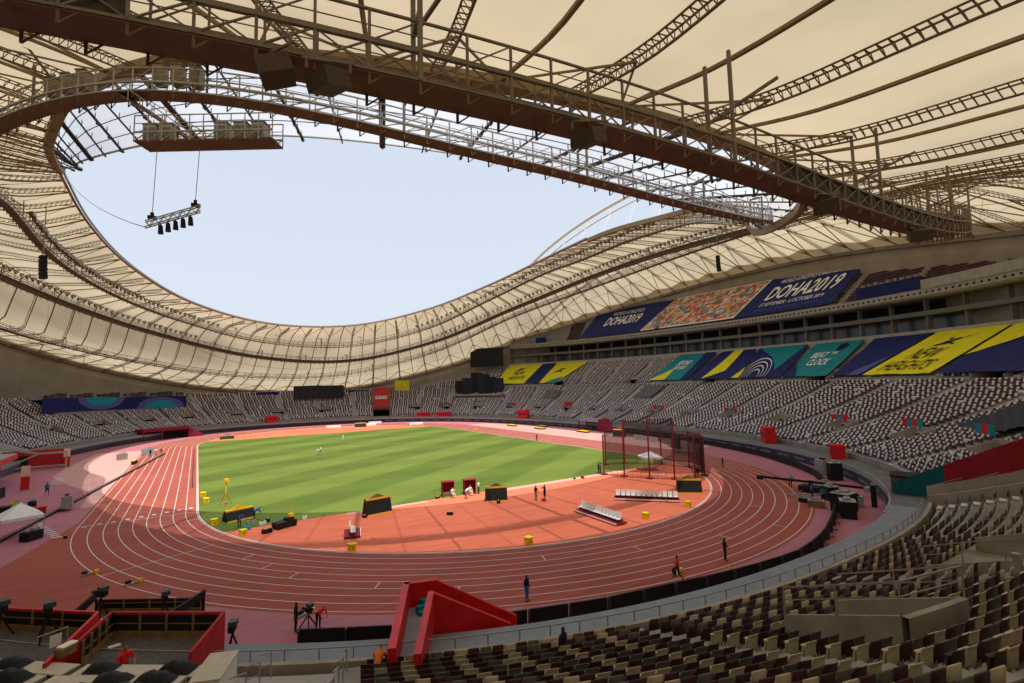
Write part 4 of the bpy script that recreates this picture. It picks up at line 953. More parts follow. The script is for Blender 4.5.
# coloured boards on the vomitory fronts
def vboard(a, i, wd, h, cols, label):
    d_, z_ = row(LOW, i); t = thing('vomitory_banner', label, 'banner'); n = len(cols)
    for k, c in enumerate(cols):
        b = MB(); s0, s1 = a+wd*(k/n-0.5), a+wd*((k+1)/n-0.5); P0, P1 = D2R(s0), D2R(s1)
        b.add([bp(d_, P0, z_+0.2), bp(d_, P1, z_+0.2), bp(d_, P1, z_+0.2+h), bp(d_, P0, z_+0.2+h), bp(d_+.06, P0, z_+0.2), bp(d_+.06, P1, z_+0.2), bp(d_+.06, P1, z_+0.2+h), bp(d_+.06, P0, z_+0.2+h)], [(0,1,2,3),(7,6,5,4),(3,2,6,7),(0,3,7,4),(1,5,6,2)]); b.build('panel', c, t)
    return t
for a, i, wd, h, cols, wh in ((-55.0, 12, 2.4, 1.6, (C_TEAL, C_RED, C_TEAL, C_RED), 'red and teal board on a stair opening near the right stair wall'), (-62.3, 13, 2.2, 1.6, (C_TEAL, C_RED, C_TEAL), 'red and teal board beside the dark covered seats at right'),
    (-45.6, 12, 2.4, 1.3, (C_RED, C_TEAL, C_RED), 'red and teal board on the opening above the white track banner'), (-27.2, 12, 2.4, 1.2, (C_RED, C_TEAL, C_RED), 'red and teal board on the opening left of centre in the long stand'), (-9.5, 12, 2.6, 1.2, (C_RED, C_TEAL, C_RED), 'red and teal board just above the hammer cage'),
    (19.5, 12, 2.8, 1.5, (C_REDD, C_RED), 'plain red board low in the far half of the long stand'), (38.5, 12, 2.4, 1.0, (C_RED, C_TEAL), 'red and teal board near the far camera stage'), (57.0, 12, 2.6, 1.0, (C_RED, C_TEAL, C_RED), 'red and teal board left of the far camera stage'), (47.5, 15, 2.4, 0.8, (C_TEAL, C_RED), 'small teal and red strip under the far stage')):
    vboard(a, i, wd, h, cols, wh)
# red boxes at the front of the bowl
def front_box(a, wd, h, label, m=C_RED, dep=1.8, z=2.0, d=0.4):
    t = thing('front_row_box', label, 'booth', (*bp(d+dep/2, D2R(a))[:2], z), D2R(a))
    b = MB()
    for y in (-wd/2, wd/2): b.box((0, y, h/2), (dep, 0.1, h))
    b.box((-dep/2, 0, h/2), (0.1, wd-0.1, h)); b.box((0, 0, h+0.03), (dep, wd, 0.06)); b.build('shell', m, t)
    b = MB(); b.box((-dep/2-0.06, 0, h*0.55), (0.02, wd*0.8, h*0.3)); b.build('lettering_strip', C_MAR, t); return t
for a, wd, h, wh in ((-46, 3.6, 3.0, 'red boxy booth at the trackside wall right of the hammer cage'), (-58.5, 2.0, 2.0, 'small red booth on the trackside wall at right'), (30, 4.0, 3.0, 'red booth at the wall below the far seats'), (62.0, 5.0, 1.8, 'left red booth among the far lower seats'), (56.5, 6.0, 1.8, 'right red booth among the far lower seats'), (97.5, 4.0, 2.6, 'red booth at the far end left of the dark opening')):
    front_box(a, wd, h, wh)
# red entrance structures
def entrance(a, label, wide, m, grey=True):
    t = thing('trackside_entrance', label, 'entrance', (*bp(-1.6, D2R(a))[:2], 0), D2R(a))
    b = MB(); w2 = wide/2
    b.add([(-1, -w2, 0), (-1, -w2-5, 0), (-1, -w2-5, 0.6), (-1, -w2, 3.4), (2.5, -w2, 0), (2.5, -w2-5, 0), (2.5, -w2-5, 0.9), (2.5, -w2, 3.9)], [(0, 1, 2, 3), (4, 7, 6, 5), (3, 2, 6, 7), (1, 5, 6, 2)]); b.build('ramp_side', m, t)
    b = MB(); b.box((1.2, 0, 3.1), (4.4, wide, 0.9)); b.build('canopy', C_GREYP if grey else m, t)
    b = MB(); b.box((2.6, 0, 1.35), (2.0, wide-0.3, 2.5)); b.build('opening', C_DARK, t)  # solid dark box painted as the shade inside the doorway
    b = MB(); b.box((-0.9, w2, 1.5), (0.25, 0.5, 3.0)); b.box((-0.9, w2*0.2, 1.5), (0.25, 0.4, 3.0)); b.build('post', m, t); return t
entrance(0.5, 'maroon and grey trackside entrance behind the hammer cage', 8.5, C_MAR); entrance(121.5, 'wide dark red entrance canopy at the far left of the track', 13, C_MAR, False)
# far-end tunnel banner
t = thing('tunnel_banner', 'tall red banner hanging over the dark far-end tunnel', 'banner'); b = MB()
A = np.radians(np.linspace(74.4, 70.8, 6)); n = 6; b.quadgrid(np.stack([bpa(10, A, 6.4), bpa(27, A, 14.6)], 1)); b.quadgrid(np.stack([bpa(9.9, A, 5.4), bpa(10, A, 6.4)], 1)); b.build('sheet', C_REDD, t)
fb = lambda s, t_, up=0.0: bpa(10+17*np.asarray(t_, float), np.radians(74.4-3.6*np.asarray(s, float)), 6.4+8.2*np.asarray(t_, float)+up)
letter(fb, 'LEGENDS', 0.12, 0.88, 0.32, 0.50, C_WHT, t, bold=0.02)
# red and teal fabric wall along the near right tunnel
t = thing('tunnel_wall_banner', 'long teal and dark red fabric wall rising along the tunnel at right', 'banner')
for d0_, d1_, m_, nm in ((0.4, 4.4, C_TEALD, 'teal_panel'), (4.4, 27, C_REDDD, 'red_panel')):
    b = MB(); K = 16; p = D2R(-74.55); G = np.zeros((K, 2, 3))
    for k in range(K):
        d_ = d0_+(d1_-d0_)*k/(K-1); z_ = zlow(max(d_, 3.6)); sl_ = 0.35*math.sin(k*1.3)*0.05; G[k, 0] = bp(d_, p-sl_*0.02, max(2.2, z_-0.4)); G[k, 1] = bp(d_, p, 3.1+0.53*min(d_, 12)+0.44*max(0, d_-12))
    if nm == 'red_panel': G[0] = last_
    last_ = G[-1].copy(); b.quadgrid(G); H = G.copy(); H[..., 1] -= 0.05; b.quadgrid(H[::-1]); b.quadgrid(np.stack([G[:, 1], H[:, 1]], 1)); b.build(nm, m_, t)
b = MB(); 
for k in range(9): d_ = 3+2.4*k; z_ = zlow(d_); b.bar(bp(d_, D2R(-77.45), z_+0.9), bp(d_, D2R(-77.45), z_+1.7), 0.05); b.bar(bp(d_, D2R(-77.45), z_+1.7), bp(d_+2.4, D2R(-77.45), z_+1.7+1.08), 0.05)
b.build('tunnel_handrail', C_RAIL, lower)
# brick-like stack at the tunnel mouth
t = thing('block_stack', 'brown block housing at the end of the grey walkway by the tunnel', 'housing', (*bp(1.6, D2R(-73.2))[:2], 1.98), D2R(-73))
b = MB(); b.box((0, 0, 0.9), (2.4, 3.0, 1.8)); b.build('body', mat('brown_blocks', (0.13, 0.09, 0.07), 0.85, vary=0.3, scale=2), t); b = MB(); b.box((0, 0, 1.87), (2.6, 3.2, 0.12)); b.build('lid', C_BLACK, t)
# far left banner with blue swirls
t = thing('balcony_banner', 'long navy banner with turquoise swirls above the seats at far left', 'banner')
fl_ = lambda s, t_, up=0.0: np.stack([((x := bpa(18.8-up+0*np.asarray(s, float), np.radians(136.5-25.5*np.asarray(s, float)), 0)))[..., 0], x[..., 1], 9.3+(0.3-np.asarray(s, float)*0.6)+np.asarray(t_, float)*4.0], -1)
b = MB(); s_, t_ = np.meshgrid(np.linspace(0, 1, 30), np.linspace(0, 1, 3), indexing='ij'); b.quadgrid(fl_(s_, t_)); b.quadgrid(fl_(s_, t_, -0.1)[::-1]); b.build('sheet', C_NAVY, t)
for c0, c1, dn in ((0.25, 0.58, False), (0.66, 0.99, True)):
    for g, m_, u_ in ((1.0, C_BLUL, 0.03), (0.68, mat('turquoise_print', (0.01, 0.28, 0.36), 0.7), 0.06)):
        b = MB(); K = 20; cm = (c0+c1)/2; hw = (c1-c0)/2*g; S = np.linspace(cm-hw, cm+hw, K); top = 0.95*g*np.sqrt(np.maximum(0, 1-((S-cm)/hw)**2))
        G = np.stack([fl_(S, (top*0 if dn else 1-top), u_), fl_(S, (top if dn else 1+0*top), u_)], 1); b.quadgrid(G); b.build('swirl', m_, t)
b = MB()
for k in range(16): a = 133-k*1.45; c = bp(23.5+(k % 3), D2R(a)); b.box((c[0], c[1], 13.9), (1.2, 2.0, 0.9+0.5*(k % 3)), D2R(a))
b.build('platform_equipment', mat('stage_clutter', (0.12, 0.08, 0.06), 0.7, vary=0.4, scale=1), t)
sweep('press_platform', [(19.0, 8.6), (19.0, 13.0), (28.5, 13.0)], C_CONC, 111, 134, lower)
# video screens
def screen(name, label, a0, a1, d, z0, z1, posts=True):
    c = bp(d, D2R((a0+a1)/2)); e0, e1 = np.array(bp(d, D2R(a0))), np.array(bp(d, D2R(a1))); wd = np.linalg.norm(e1-e0); rz = math.atan2(e1[1]-e0[1], e1[0]-e0[0])
    t = thing(name, label, 'screen', ((e0[0]+e1[0])/2, (e0[1]+e1[1])/2, z0), rz); h = z1-z0
    b = MB(); b.box((0, 0, h/2), (wd, 0.8, h)); b.build('cabinet', C_BLACK, t)
    b = MB()
    b.box((0, 0.0, h+0.1), (wd+.4, 1.0, 0.2)); b.box((0, 0, -0.1), (wd+.4, 1.0, 0.2)); b.box((-wd/2-.1, 0, h/2), (0.2, 1.0, h)); b.box((wd/2+.1, 0, h/2), (0.2, 1.0, h)); b.build('frame', mat('dark_frame', (0.05, 0.05, 0.05), 0.5), t)
    m_ = mat('unlit_led_panel', (0.022, 0.022, 0.024), 0.35, vary=0.15, scale=0.6)
    for s in (-1, 1): b = MB(); b.box((0, s*0.42, h/2), (wd-.3, 0.04, h-.3)); b.build('panel', m_, t)
    if posts:
        b = MB()
        for x in (-wd*.35, 0, wd*.35): b.box((x, 0.2, -1.6), (0.4, 0.4, 2.8))
        b.build('support', C_STEEL, t)
    return t
screen('video_screen', 'wide black unlit video screen above the far-end seats', 90.9, 80.8, 20.5, 10.4, 15.7)
screen('video_screen', 'black unlit video screen high in the far right corner', 52.9, 45.4, 40, 23.6, 32.4)
# dark blue panels at the back of the far seats
drape('concourse_drape', 'small navy panel left of the far video screen', 97.5, 93.5, 26.5, 10.2, 13.6, C_NAVY); drape('concourse_drape', 'navy and teal strip right of the far video screen', 80, 75.2, 27, 11.4, 13.4, C_NAVY)
drape('concourse_drape', 'yellow square sheet right of the red far-end banner', 69.6, 66.4, 27, 12.0, 17.6, C_YEL)
# camera stage in the far corner
t = thing('camera_stage', 'dark scaffold stage with tall black flats over the far corner seats', 'stage'); b = MB()
for z_ in (10.4,): b.quadgrid(band([(19.5, z_), (28.4, z_), (28.4, z_+.3)], 42.5, 55.5)); b.quadgrid(band([(19.5, z_-.5), (19.5, z_)], 42.5, 55.5))
for a in np.linspace(42.7, 55.3, 12):
    p = D2R(a); b.bar(bp(19.7, p, 8.0), bp(19.7, p, 10.2), 0.15)
b.build('deck', C_STEELG, t)
for k, (a, d_, wd, h) in enumerate(((54.3, 25, 4.5, 6.0), (52.3, 24, 4.5, 7.2), (50.2, 25.5, 5, 9.5), (48.2, 24.5, 5, 8.8), (46.4, 25, 4.5, 7.4), (44.4, 25.5, 4.0, 6.8))):
    b = MB(); c = bp(d_, D2R(a)); b.box((c[0], c[1], 10.7+h/2), (2.0, wd, h), D2R(a)); b.build('flat', mat('blue_black_flat', (0.015, 0.02, 0.035), 0.6) if k % 2 else C_BLACK, t)
# advertising strips on the wall
C_LED = mat('led_board_dark', (0.045, 0.04, 0.05), 0.45, vary=0.3, scale=0.8)
sweep('advert_strip', [(-0.12, 0.25), (-0.12, 1.15)], C_LED, -80, 150, lower)
b = MB()
for k, a in enumerate(np.arange(-72, 75, 3.1)):
    fw = lambda s, t_, up=0.0, a=a: bpa(-0.14+0*np.asarray(s, float), np.radians(a+1.0-2.0*np.asarray(s, float)), 0.5+0.4*np.asarray(t_, float))
    V, F, _ = text_geo('DOHA 2019' if k % 2 else 'DOHA', bold=0.02); b.add(fw(V[:, 0], V[:, 1]), F)
b.build('wall_lettering', C_GREYP, lower)
# ================================================================== PEOPLE
SKIN = [mat('skin_tan', (0.35, 0.19, 0.12), 0.6), mat('skin_dark', (0.09, 0.045, 0.028), 0.55)]
HAIR = mat('dark_hair', (0.015, 0.012, 0.010), 0.7)
CL = {n: mat('cloth_'+n, c, 0.85, vary=0.12, scale=6) for n, c in dict(blue=(0.02, 0.13, 0.48), navy=(0.01, 0.015, 0.05), black=(0.012, 0.012, 0.014), white=(0.7, 0.7, 0.68), yellow=(0.75, 0.5, 0.02), red=(0.65, 0.03, 0.03), grey=(0.2, 0.2, 0.21), teal=(0.02, 0.22, 0.26), khaki=(0.25, 0.2, 0.12), orange=(0.75, 0.18, 0.03)).items()}
POSES = {
 'stand': dict(),
 'relax': dict(le=(-.30, -.05, 1.15), lw=(-.22, -.24, 1.02), rk=(.12, -.06, .50)),
 'walk': dict(lk=(-.10, -.20, .52), la=(-.10, -.26, .09), rk=(.10, .02, .50), ra=(.10, .30, .14), le=(-.26, .12, 1.16), lw=(-.24, .02, .93), re=(.26, -.12, 1.16), rw=(.23, -.28, 1.0)),
 'run': dict(lk=(-.10, -.36, .66), la=(-.10, -.16, .28), rk=(.10, .04, .50), ra=(.10, .36, .20), le=(-.28, .20, 1.20), lw=(-.22, .02, 1.08), re=(.27, -.16, 1.20), rw=(.18, -.34, 1.32)),
 'reach': dict(le=(-.26, -.22, 1.30), lw=(-.16, -.48, 1.30), re=(.26, -.22, 1.30), rw=(.16, -.48, 1.32)),
 'bend': dict(ch=(0, -.30, 1.16), nk=(0, -.46, 1.26), hd=(0, -.58, 1.30), ls=(-.19, -.38, 1.20), rs=(.19, -.38, 1.20), le=(-.22, -.52, .96), lw=(-.14, -.66, .82), re=(.22, -.52, .96), rw=(.14, -.66, .82)),
 'sit': dict(pv=(0, 0, .50), lh=(-.1, 0, .48), rh=(.1, 0, .48), lk=(-.13, -.44, .50), la=(-.13, -.46, .08), rk=(.13, -.44, .50), ra=(.13, -.46, .08), ch=(0, -.02, .88), nk=(0, -.03, 1.06), hd=(0, -.05, 1.22), ls=(-.19, -.02, 1.0), rs=(.19, -.02, 1.0), le=(-.25, -.12, .74), lw=(-.17, -.36, .68), re=(.25, -.12, .74), rw=(.17, -.36, .68)),
}
def person(loc, rz, label, top='blue', legs='navy', pose='stand', skin=0, h=1.0, shorts=False, group=None):
    J = dict(pv=(0, 0, .95), ch=(0, 0, 1.30), nk=(0, 0, 1.47), hd=(0, -.02, 1.63), ls=(-.19, 0, 1.41), rs=(.19, 0, 1.41), le=(-.25, .02, 1.14), lw=(-.26, -.06, .89), re=(.25, .02, 1.14), rw=(.26, -.06, .89),
             lh=(-.1, 0, .90), rh=(.1, 0, .90), lk=(-.11, -.02, .50), la=(-.11, .02, .09), rk=(.11, -.02, .50), ra=(.11, .02, .09))
    J.update(POSES[pose])
    off = lambda a, dx, dy, dz: (J[a][0]+dx, J[a][1]+dy, J[a][2]+dz)
    names = list(J); V = [J[k] for k in names]; ix = {k: i for i, k in enumerate(names)}
    for k, p in (('lf', off('la', 0, -.17, -.05)), ('rf', off('ra', 0, -.17, -.05)), ('lhd', off('lw', 0, -.05, -.09)), ('rhd', off('rw', 0, -.05, -.09)), ('ht', off('hd', 0, 0.0, .09))): ix[k] = len(V); V.append(p)
    E_ = [('pv', 'ch'), ('ch', 'nk'), ('nk', 'hd'), ('hd', 'ht'), ('ch', 'ls'), ('ls', 'le'), ('le', 'lw'), ('lw', 'lhd'), ('ch', 'rs'), ('rs', 're'), ('re', 'rw'), ('rw', 'rhd'), ('pv', 'lh'), ('lh', 'lk'), ('lk', 'la'), ('la', 'lf'), ('pv', 'rh'), ('rh', 'rk'), ('rk', 'ra'), ('ra', 'rf')]
    rad = dict(pv=(.15, .11), ch=(.165, .11), nk=(.055, .055), hd=(.085, .10), ht=(.06, .075), ls=(.07, .07), rs=(.07, .07), le=(.048, .048), re=(.048, .048), lw=(.032, .032), rw=(.032, .032), lhd=(.035, .025), rhd=(.035, .025), lh=(.105, .105), rh=(.105, .105), lk=(.066, .066), rk=(.066, .066), la=(.043, .045), ra=(.043, .045), lf=(.045, .03), rf=(.045, .03))
    me = bpy.data.meshes.new('person'); me.from_pydata(V, [(ix[a], ix[b]) for a, b in E_], []); o = bpy.data.objects.new('person', me); COL.objects.link(o)
    md = o.modifiers.new('skin', 'SKIN'); sk = me.skin_vertices[0].data
    for k, i in ix.items(): sk[i].radius = rad[k]; sk[i].use_root = (k == 'pv')
    sb = o.modifiers.new('sub', 'SUBSURF'); sb.levels = 1; sb.render_levels = 1
    dg = bpy.context.evaluated_depsgraph_get(); m2 = bpy.data.meshes.new_from_object(o.evaluated_get(dg)); o.modifiers.clear(); o.data = m2; m2.name = 'person'; bpy.data.meshes.remove(me)
    m2.materials.clear()
    for m_ in (SKIN[skin], CL[top], CL[legs], HAIR, CL['black']): m2.materials.append(m_)
    segs = {'torso': (('pv', 'ch'), ('ch', 'nk'), ('ch', 'ls'), ('ch', 'rs'), ('ls', 'le'), ('rs', 're')), 'skin': (('le', 'lw'), ('re', 'rw'), ('lw', 'lhd'), ('rw', 'rhd'), ('nk', 'hd')), 'legs': (('pv', 'lh'), ('pv', 'rh'), ('lh', 'lk'), ('rh', 'rk')), 'shin': (('lk', 'la'), ('rk', 'ra')), 'foot': (('la', 'lf'), ('ra', 'rf')), 'head': (('hd', 'ht'),)}
    mi = {'torso': 1, 'skin': 0, 'legs': 2, 'shin': 0 if shorts else 2, 'foot': 4, 'head': 0}; VV = [Vector(p) for p in V]
    hd = VV[ix['hd']]
    for p in m2.polygons:
        c = p.center; best = (9, 'torso')
        for k, ss in segs.items():
            for a, b_ in ss:
                A_, B_ = VV[ix[a]], VV[ix[b_]]; ab = B_-A_; t = max(0, min(1, (c-A_).dot(ab)/ab.length_squared)); dd = (c-A_-ab*t).length-rad[a][0]*0.5
                if dd < best[0]: best = (dd, k)
        p.material_index = mi[best[1]]; p.use_smooth = True
        if best[1] in ('head', 'skin') and (c-hd).length < .2 and (c.z > hd.z+.055 or c.y > hd.y+.02) and c.z > hd.z-.03: p.material_index = 3
    # nose, so that the face has a front
    o.location = loc; o.rotation_euler = (0, 0, rz); o.scale = (h, h, h)
    tag(o, label, 'person', group); return o
def gp(x, y, z=0.03): return (x, y, z)
person(gp(-7.2, -47.2), -2.2, 'runner in red and black training on the outer edge of the near bend', 'red', 'black', 'run', 1, 1.05, shorts=True)
person(gp(-1.0, -46.8), 1.0, 'man in black standing at the outer lane of the near bend', 'black', 'black', 'relax', 1, 1.05)
person(gp(-54.8, 25.1), 3.0, 'person in a blue shirt and dark shorts walking across the shaded pink apron', 'blue', 'navy', 'walk', 0, 1.1, shorts=True)
person(gp(-45.5, 67.3), 2.6, 'leftmost of three people standing on the far left straight', 'black', 'black', 'stand'); person(gp(-44.6, 68.7), 3.4, 'middle person in pale clothes among the three on the far left straight', 'white', 'grey', 'relax'); person(gp(-43.5, 67.7), 0.2, 'rightmost of three people on the far left straight, in dark clothes', 'navy', 'khaki', 'stand')
person(gp(-14.4, 43.7), 0.6, 'person in white bending on the middle of the grass', 'white', 'white', 'bend'); person(gp(-13.6, 43.9), -1.2, 'person in white shorts walking beside the bending one on the grass', 'white', 'khaki', 'walk')
person(gp(-2.7, 68.9), 0.5, 'distant person in white standing far out on the grass', 'white', 'white', 'stand')
person(gp(-1.1, -20.8), 1.6, 'person in black standing beside a small red bucket on the orange infield', 'black', 'khaki', 'relax', 1, 1.1); person(gp(0.1, -21.0), -1.6, 'person in black shorts facing the other one on the orange infield', 'black', 'black', 'reach', 0, 1.1, shorts=True)
person(gp(28.1, -14.2), 2.2, 'official in a yellow shirt and pale trousers under the white canopy by the cage', 'yellow', 'white', 'relax', 0, 1.12); person(gp(29.6, -13.6), 3.0, 'second official in yellow, right of the first, behind the cage net', 'yellow', 'khaki', 'bend', 0, 1.1)
person(gp(17.0, -12.4), 1.2, 'person in dark clothes at the left foot of the hammer cage', 'navy', 'navy', 'stand', 1, 1.05); person(gp(17.7, -12.1), -1.9, 'person in grey beside the left post of the hammer cage', 'grey', 'navy', 'relax')
person(gp(36.5, -21.0), 0.3, 'dark figure standing right of the hammer cage on the bend', 'black', 'black', 'stand', 1); person(gp(25.8, -24.2), 2.0, 'person in black inside the right side of the cage', 'black', 'black', 'relax')
person(gp(36.2, 31.5), 0.2, 'distant person in black on the right straight', 'black', 'navy', 'stand'); person(gp(46.8, -9.5), 1.0, 'distant person in black near the right wall beyond the cage', 'black', 'black', 'walk')
person(gp(25.2, -40.6), 0.6, 'crew member in a bright blue shirt beside the camera crane', 'blue', 'navy', 'stand', 0, 1.1); person(gp(24.0, -42.4), 2.1, 'crew member in teal right of the blue shirted one', 'teal', 'navy', 'relax', 1, 1.1); person(gp(29.8, -35.6), 1.8, 'crew member in teal bending over the camera crane', 'teal', 'black', 'bend', 0, 1.1)
person(gp(-6.2, -12.9), 0.1, 'seated official in white before the right maroon booth', 'white', 'white', 'sit'); person(gp(-8.6, -12.6), 0.1, 'seated official in white before the left maroon booth', 'white', 'white', 'sit'); person(gp(-7.6, -14.4), 1.7, 'person in white crouching on the runway between the two booths', 'white', 'grey', 'bend'); person(gp(-4.9, -12.9), 0.6, 'official in white standing beside the right maroon booth', 'white', 'navy', 'stand')
person(gp(-31.2, -8.9), 1.4, 'worker in a bright blue top among the bags at the grass corner', 'blue', 'navy', 'bend'); person(gp(-32.8, -11.0), 0.4, 'second worker in blue at the corner, lower left of the black and yellow cover', 'blue', 'black', 'bend')
person((-30.5, -51.3, 2.2), 2.6, 'person in an orange shirt leaning at the foot of the red stair', 'orange', 'black', 'bend', 0, 1.1)
person((*bp(5.6, D2R(-103.8))[:2], 2.7), 0.3, 'person in dark blue at the front row of the near stand', 'navy', 'navy', 'stand', 1, 1.0)
person((-39.2, -45.2, 2.6), 0.5, 'person in a red shirt seated among the black covered media desks', 'red', 'navy', 'sit', 0, 1.15)
person((-31.6, -39.0, 0.03), 1.2, 'dark figure standing beside the black boards at the lower left', 'black', 'black', 'stand', 1); person((-30.4, -39.4, 0.03), 0.4, 'person in a red top behind the black boards at the lower left', 'red', 'black', 'bend', 0)
person((-18.0, -43.6, 0.03), 0.4, 'person in blue behind the black boards right of the red stair', 'navy', 'blue', 'stand', 1)

# ================================================================== THINGS ON THE FIELD
def wedge_board(loc, rz, wd, h, label, cover=False, group=None):       # black field board with yellow trim
    t = thing('field_board', label, 'field board', loc, rz, group); dp = 1.1
    prof = [(-dp/2-.25, 0), (dp/2+.25, 0), (dp*.22, h), (-dp*.22, h)]
    b = MB(); vs = [(-wd/2, y, z) for y, z in prof]+[(wd/2, y, z) for y, z in prof]; b.add(vs, [(0, 3, 2, 1), (4, 5, 6, 7), (0, 1, 5, 4), (1, 2, 6, 5), (2, 3, 7, 6), (3, 0, 4, 7)]); b.build('body', C_BLACK, t)
    b = MB()
    for s in (-1, 1): b.bar((-wd/2-.02, s*(dp/2+.27), 0.07), (wd/2+.02, s*(dp/2+.27), 0.07), 0.07, 0.14); b.bar((-wd/2-.02, s*dp*.235, h-.05), (wd/2+.02, s*dp*.235, h-.05), 0.06, 0.2)
    b.build('yellow_trim', C_YO, t)
    b = MB(); b.box((0, 0, h+0.02), (wd*.98, dp*.42, 0.04)); b.add([(-wd*.3, 0, h+.04), (wd*.3, 0, h+.04), (0, 0, h+.45), (-wd*.3, .2, h+.04), (wd*.3, .2, h+.04), (0, .2, h+.45)], [(0, 1, 2), (5, 4, 3), (0, 2, 5, 3), (1, 4, 5, 2)]); b.build('top_frame', C_WOOD if not cover else C_YO, t); return t
wedge_board((-19.0, -14.3, .02), R(8), 3.0, 1.75, 'largest black board with yellow trim standing at the near grass edge'); wedge_board((-4.9, -17.5, .02), R(-24), 2.7, 1.7, 'black and yellow board right of the two maroon booths'); wedge_board((17.2, -29.3, .02), R(-42), 3.0, 1.7, 'black and yellow board in front of the right corner of the cage')
wedge_board((-32.6, -7.2, .02), R(20), 3.0, 1.15, 'low black board under a yellow cover at the left grass corner', True); wedge_board((57.3, 23.6, .02), R(-70), 3.2, 2.0, 'distant black board with yellow top by the right wall'); wedge_board((-29.0, 99.4, .02), R(5), 3.6, 1.2, 'low distant black and yellow board at the far left grass corner'); wedge_board((14.0, 112.0, .02), R(-10), 4.0, 1.6, 'distant black board with yellow trim behind the far grass edge')
def cube_marker(loc, label, s=0.62, rz=0.3):
    t = thing('distance_marker', label, 'marker', loc, rz); b = MB(); b.box((0, 0, s*.5), (s, s, s)); b.build('body', C_YO, t); b = MB(); b.box((0, 0, s+.02), (s+.05, s+.05, .05)); b.build('lid', C_YEL, t); b = MB(); b.box((0, -s/2-.005, s*.5), (s*.6, .01, s*.55)); b.build('face_panel', mat('marker_panel', (0.6, 0.3, 0.0), 0.5), t); return t
for (x, y), wh in (((-11.2, -33.9), 'yellow cube marker at the middle of the lit bend edge'), ((3.4, -34.5), 'yellow cube marker right of the front white bench'), ((10.9, -34.0), 'rightmost yellow cube marker, near the inner lane'), ((-24.9, -26.0), 'yellow cube marker just below the small white bench'), ((-32.7, -14.8), 'yellow cube marker below the bags at the left corner'), ((-35.0, -8.2), 'yellow cube marker on the kerb at the left corner'), ((-35.6, 4.8), 'yellow marker on the left kerb below the next one'), ((-35.9, 9.4), 'yellow marker higher on the left kerb, by the black rail'), ((-15.8, 98.2), 'tiny distant yellow marker at the far left grass edge'), ((38.1, 67.4), 'tiny distant yellow marker on the far right straight')):
    cube_marker(gp(x, y), wh, 0.58)
def bench(loc, rz, n, label):
    t = thing('athletes_bench', label, 'bench', loc, rz); L = n*0.62
    b = MB(); b.box((0, 0.05, 0.18), (L+.3, 1.5, 0.12)); b.box((0, -0.55, 0.07), (L+.3, 0.3, 0.1)); b.build('platform', C_MAR, t)
    b = MB(); b.box((0, -0.75, 0.18), (L+.35, 0.06, 0.14)); b.build('front_edge', C_WPL, t)
    for k in range(n):
        x = (k-(n-1)/2)*0.62
        b = MB(); b.box((x, -.05, 0.55), (0.5, 0.46, 0.06)); b.box((x, 0.22, 0.86), (0.5, 0.07, 0.56), tilt=-.18); b.build('chair_shell', C_WPL, t)
    b = MB(); b.box((0, 0.05, 0.38), (L, 0.12, 0.28)); b.box((0, 0.3, 0.45), (L, 0.06, 0.3)); b.build('frame', C_MAR, t); return t
bench((-0.2, -31.2, .02), math.atan2(-7.1, -0.4), 11, 'front row bench of eleven white chairs set at a slant on the orange infield'); bench((9.7, -28.9, .02), math.atan2(-4.7, 4.3), 12, 'long bench of white chairs nearer the hammer cage'); bench((-23.6, -21.2, .02), R(75), 4, 'short bench of white chairs at the left of the orange infield')
def booth(loc, rz, label):
    t = thing('judges_booth', label, 'booth', loc, rz)
    b = MB(); b.box((0, .45, .95), (1.5, .06, 1.9)); b.box((-.75, 0, .95), (.06, .9, 1.9)); b.box((.75, 0, .95), (.06, .9, 1.9)); b.build('walls', C_MAR, t)
    b = MB(); b.box((0, 0, 1.93), (1.65, 1.1, .07)); b.build('roof', C_MAR, t); b = MB(); b.box((0, .2, .5), (1.2, .4, .06)); b.box((0, .35, .25), (1.2, .06, .5)); b.build('seat', C_WPL, t); return t
booth((-8.8, -11.6, .02), R(-14), 'left of two small maroon booths at the near grass edge'); booth((-5.9, -12.2, .02), R(-14), 'right of two small maroon booths at the near grass edge')
def tent(loc, rz, s, h, label, ph=2.3):
    t = thing('canopy_tent', label, 'canopy', loc, rz); b = MB(); q = s/2
    b.add([(-q, -q, ph), (q, -q, ph), (q, q, ph), (-q, q, ph), (0, 0, ph+h), (-q, -q, ph-.3), (q, -q, ph-.3), (q, q, ph-.3), (-q, q, ph-.3)], [(0, 1, 4), (1, 2, 4), (2, 3, 4), (3, 0, 4), (0, 5, 6, 1), (1, 6, 7, 2), (2, 7, 8, 3), (3, 8, 5, 0)]); b.build('roof', mat('white_canvas', (0.8, 0.8, 0.82), 0.8, vary=0.05), t)
    for x in (-q, q):
        for y in (-q, q): b = MB(); b.tube([(x, y, 0), (x, y, ph)], .04, 6); b.build('leg', C_STEELG, t)
    return t
tent((-52.0, -0.8, .01), R(20), 3.2, 1.25, 'white canopy tent at the left edge with its peak catching light', 2.2); tent((26.0, -15.0, .02), R(-30), 3.2, .8, 'small white canopy behind the hammer cage netting', 2.2)
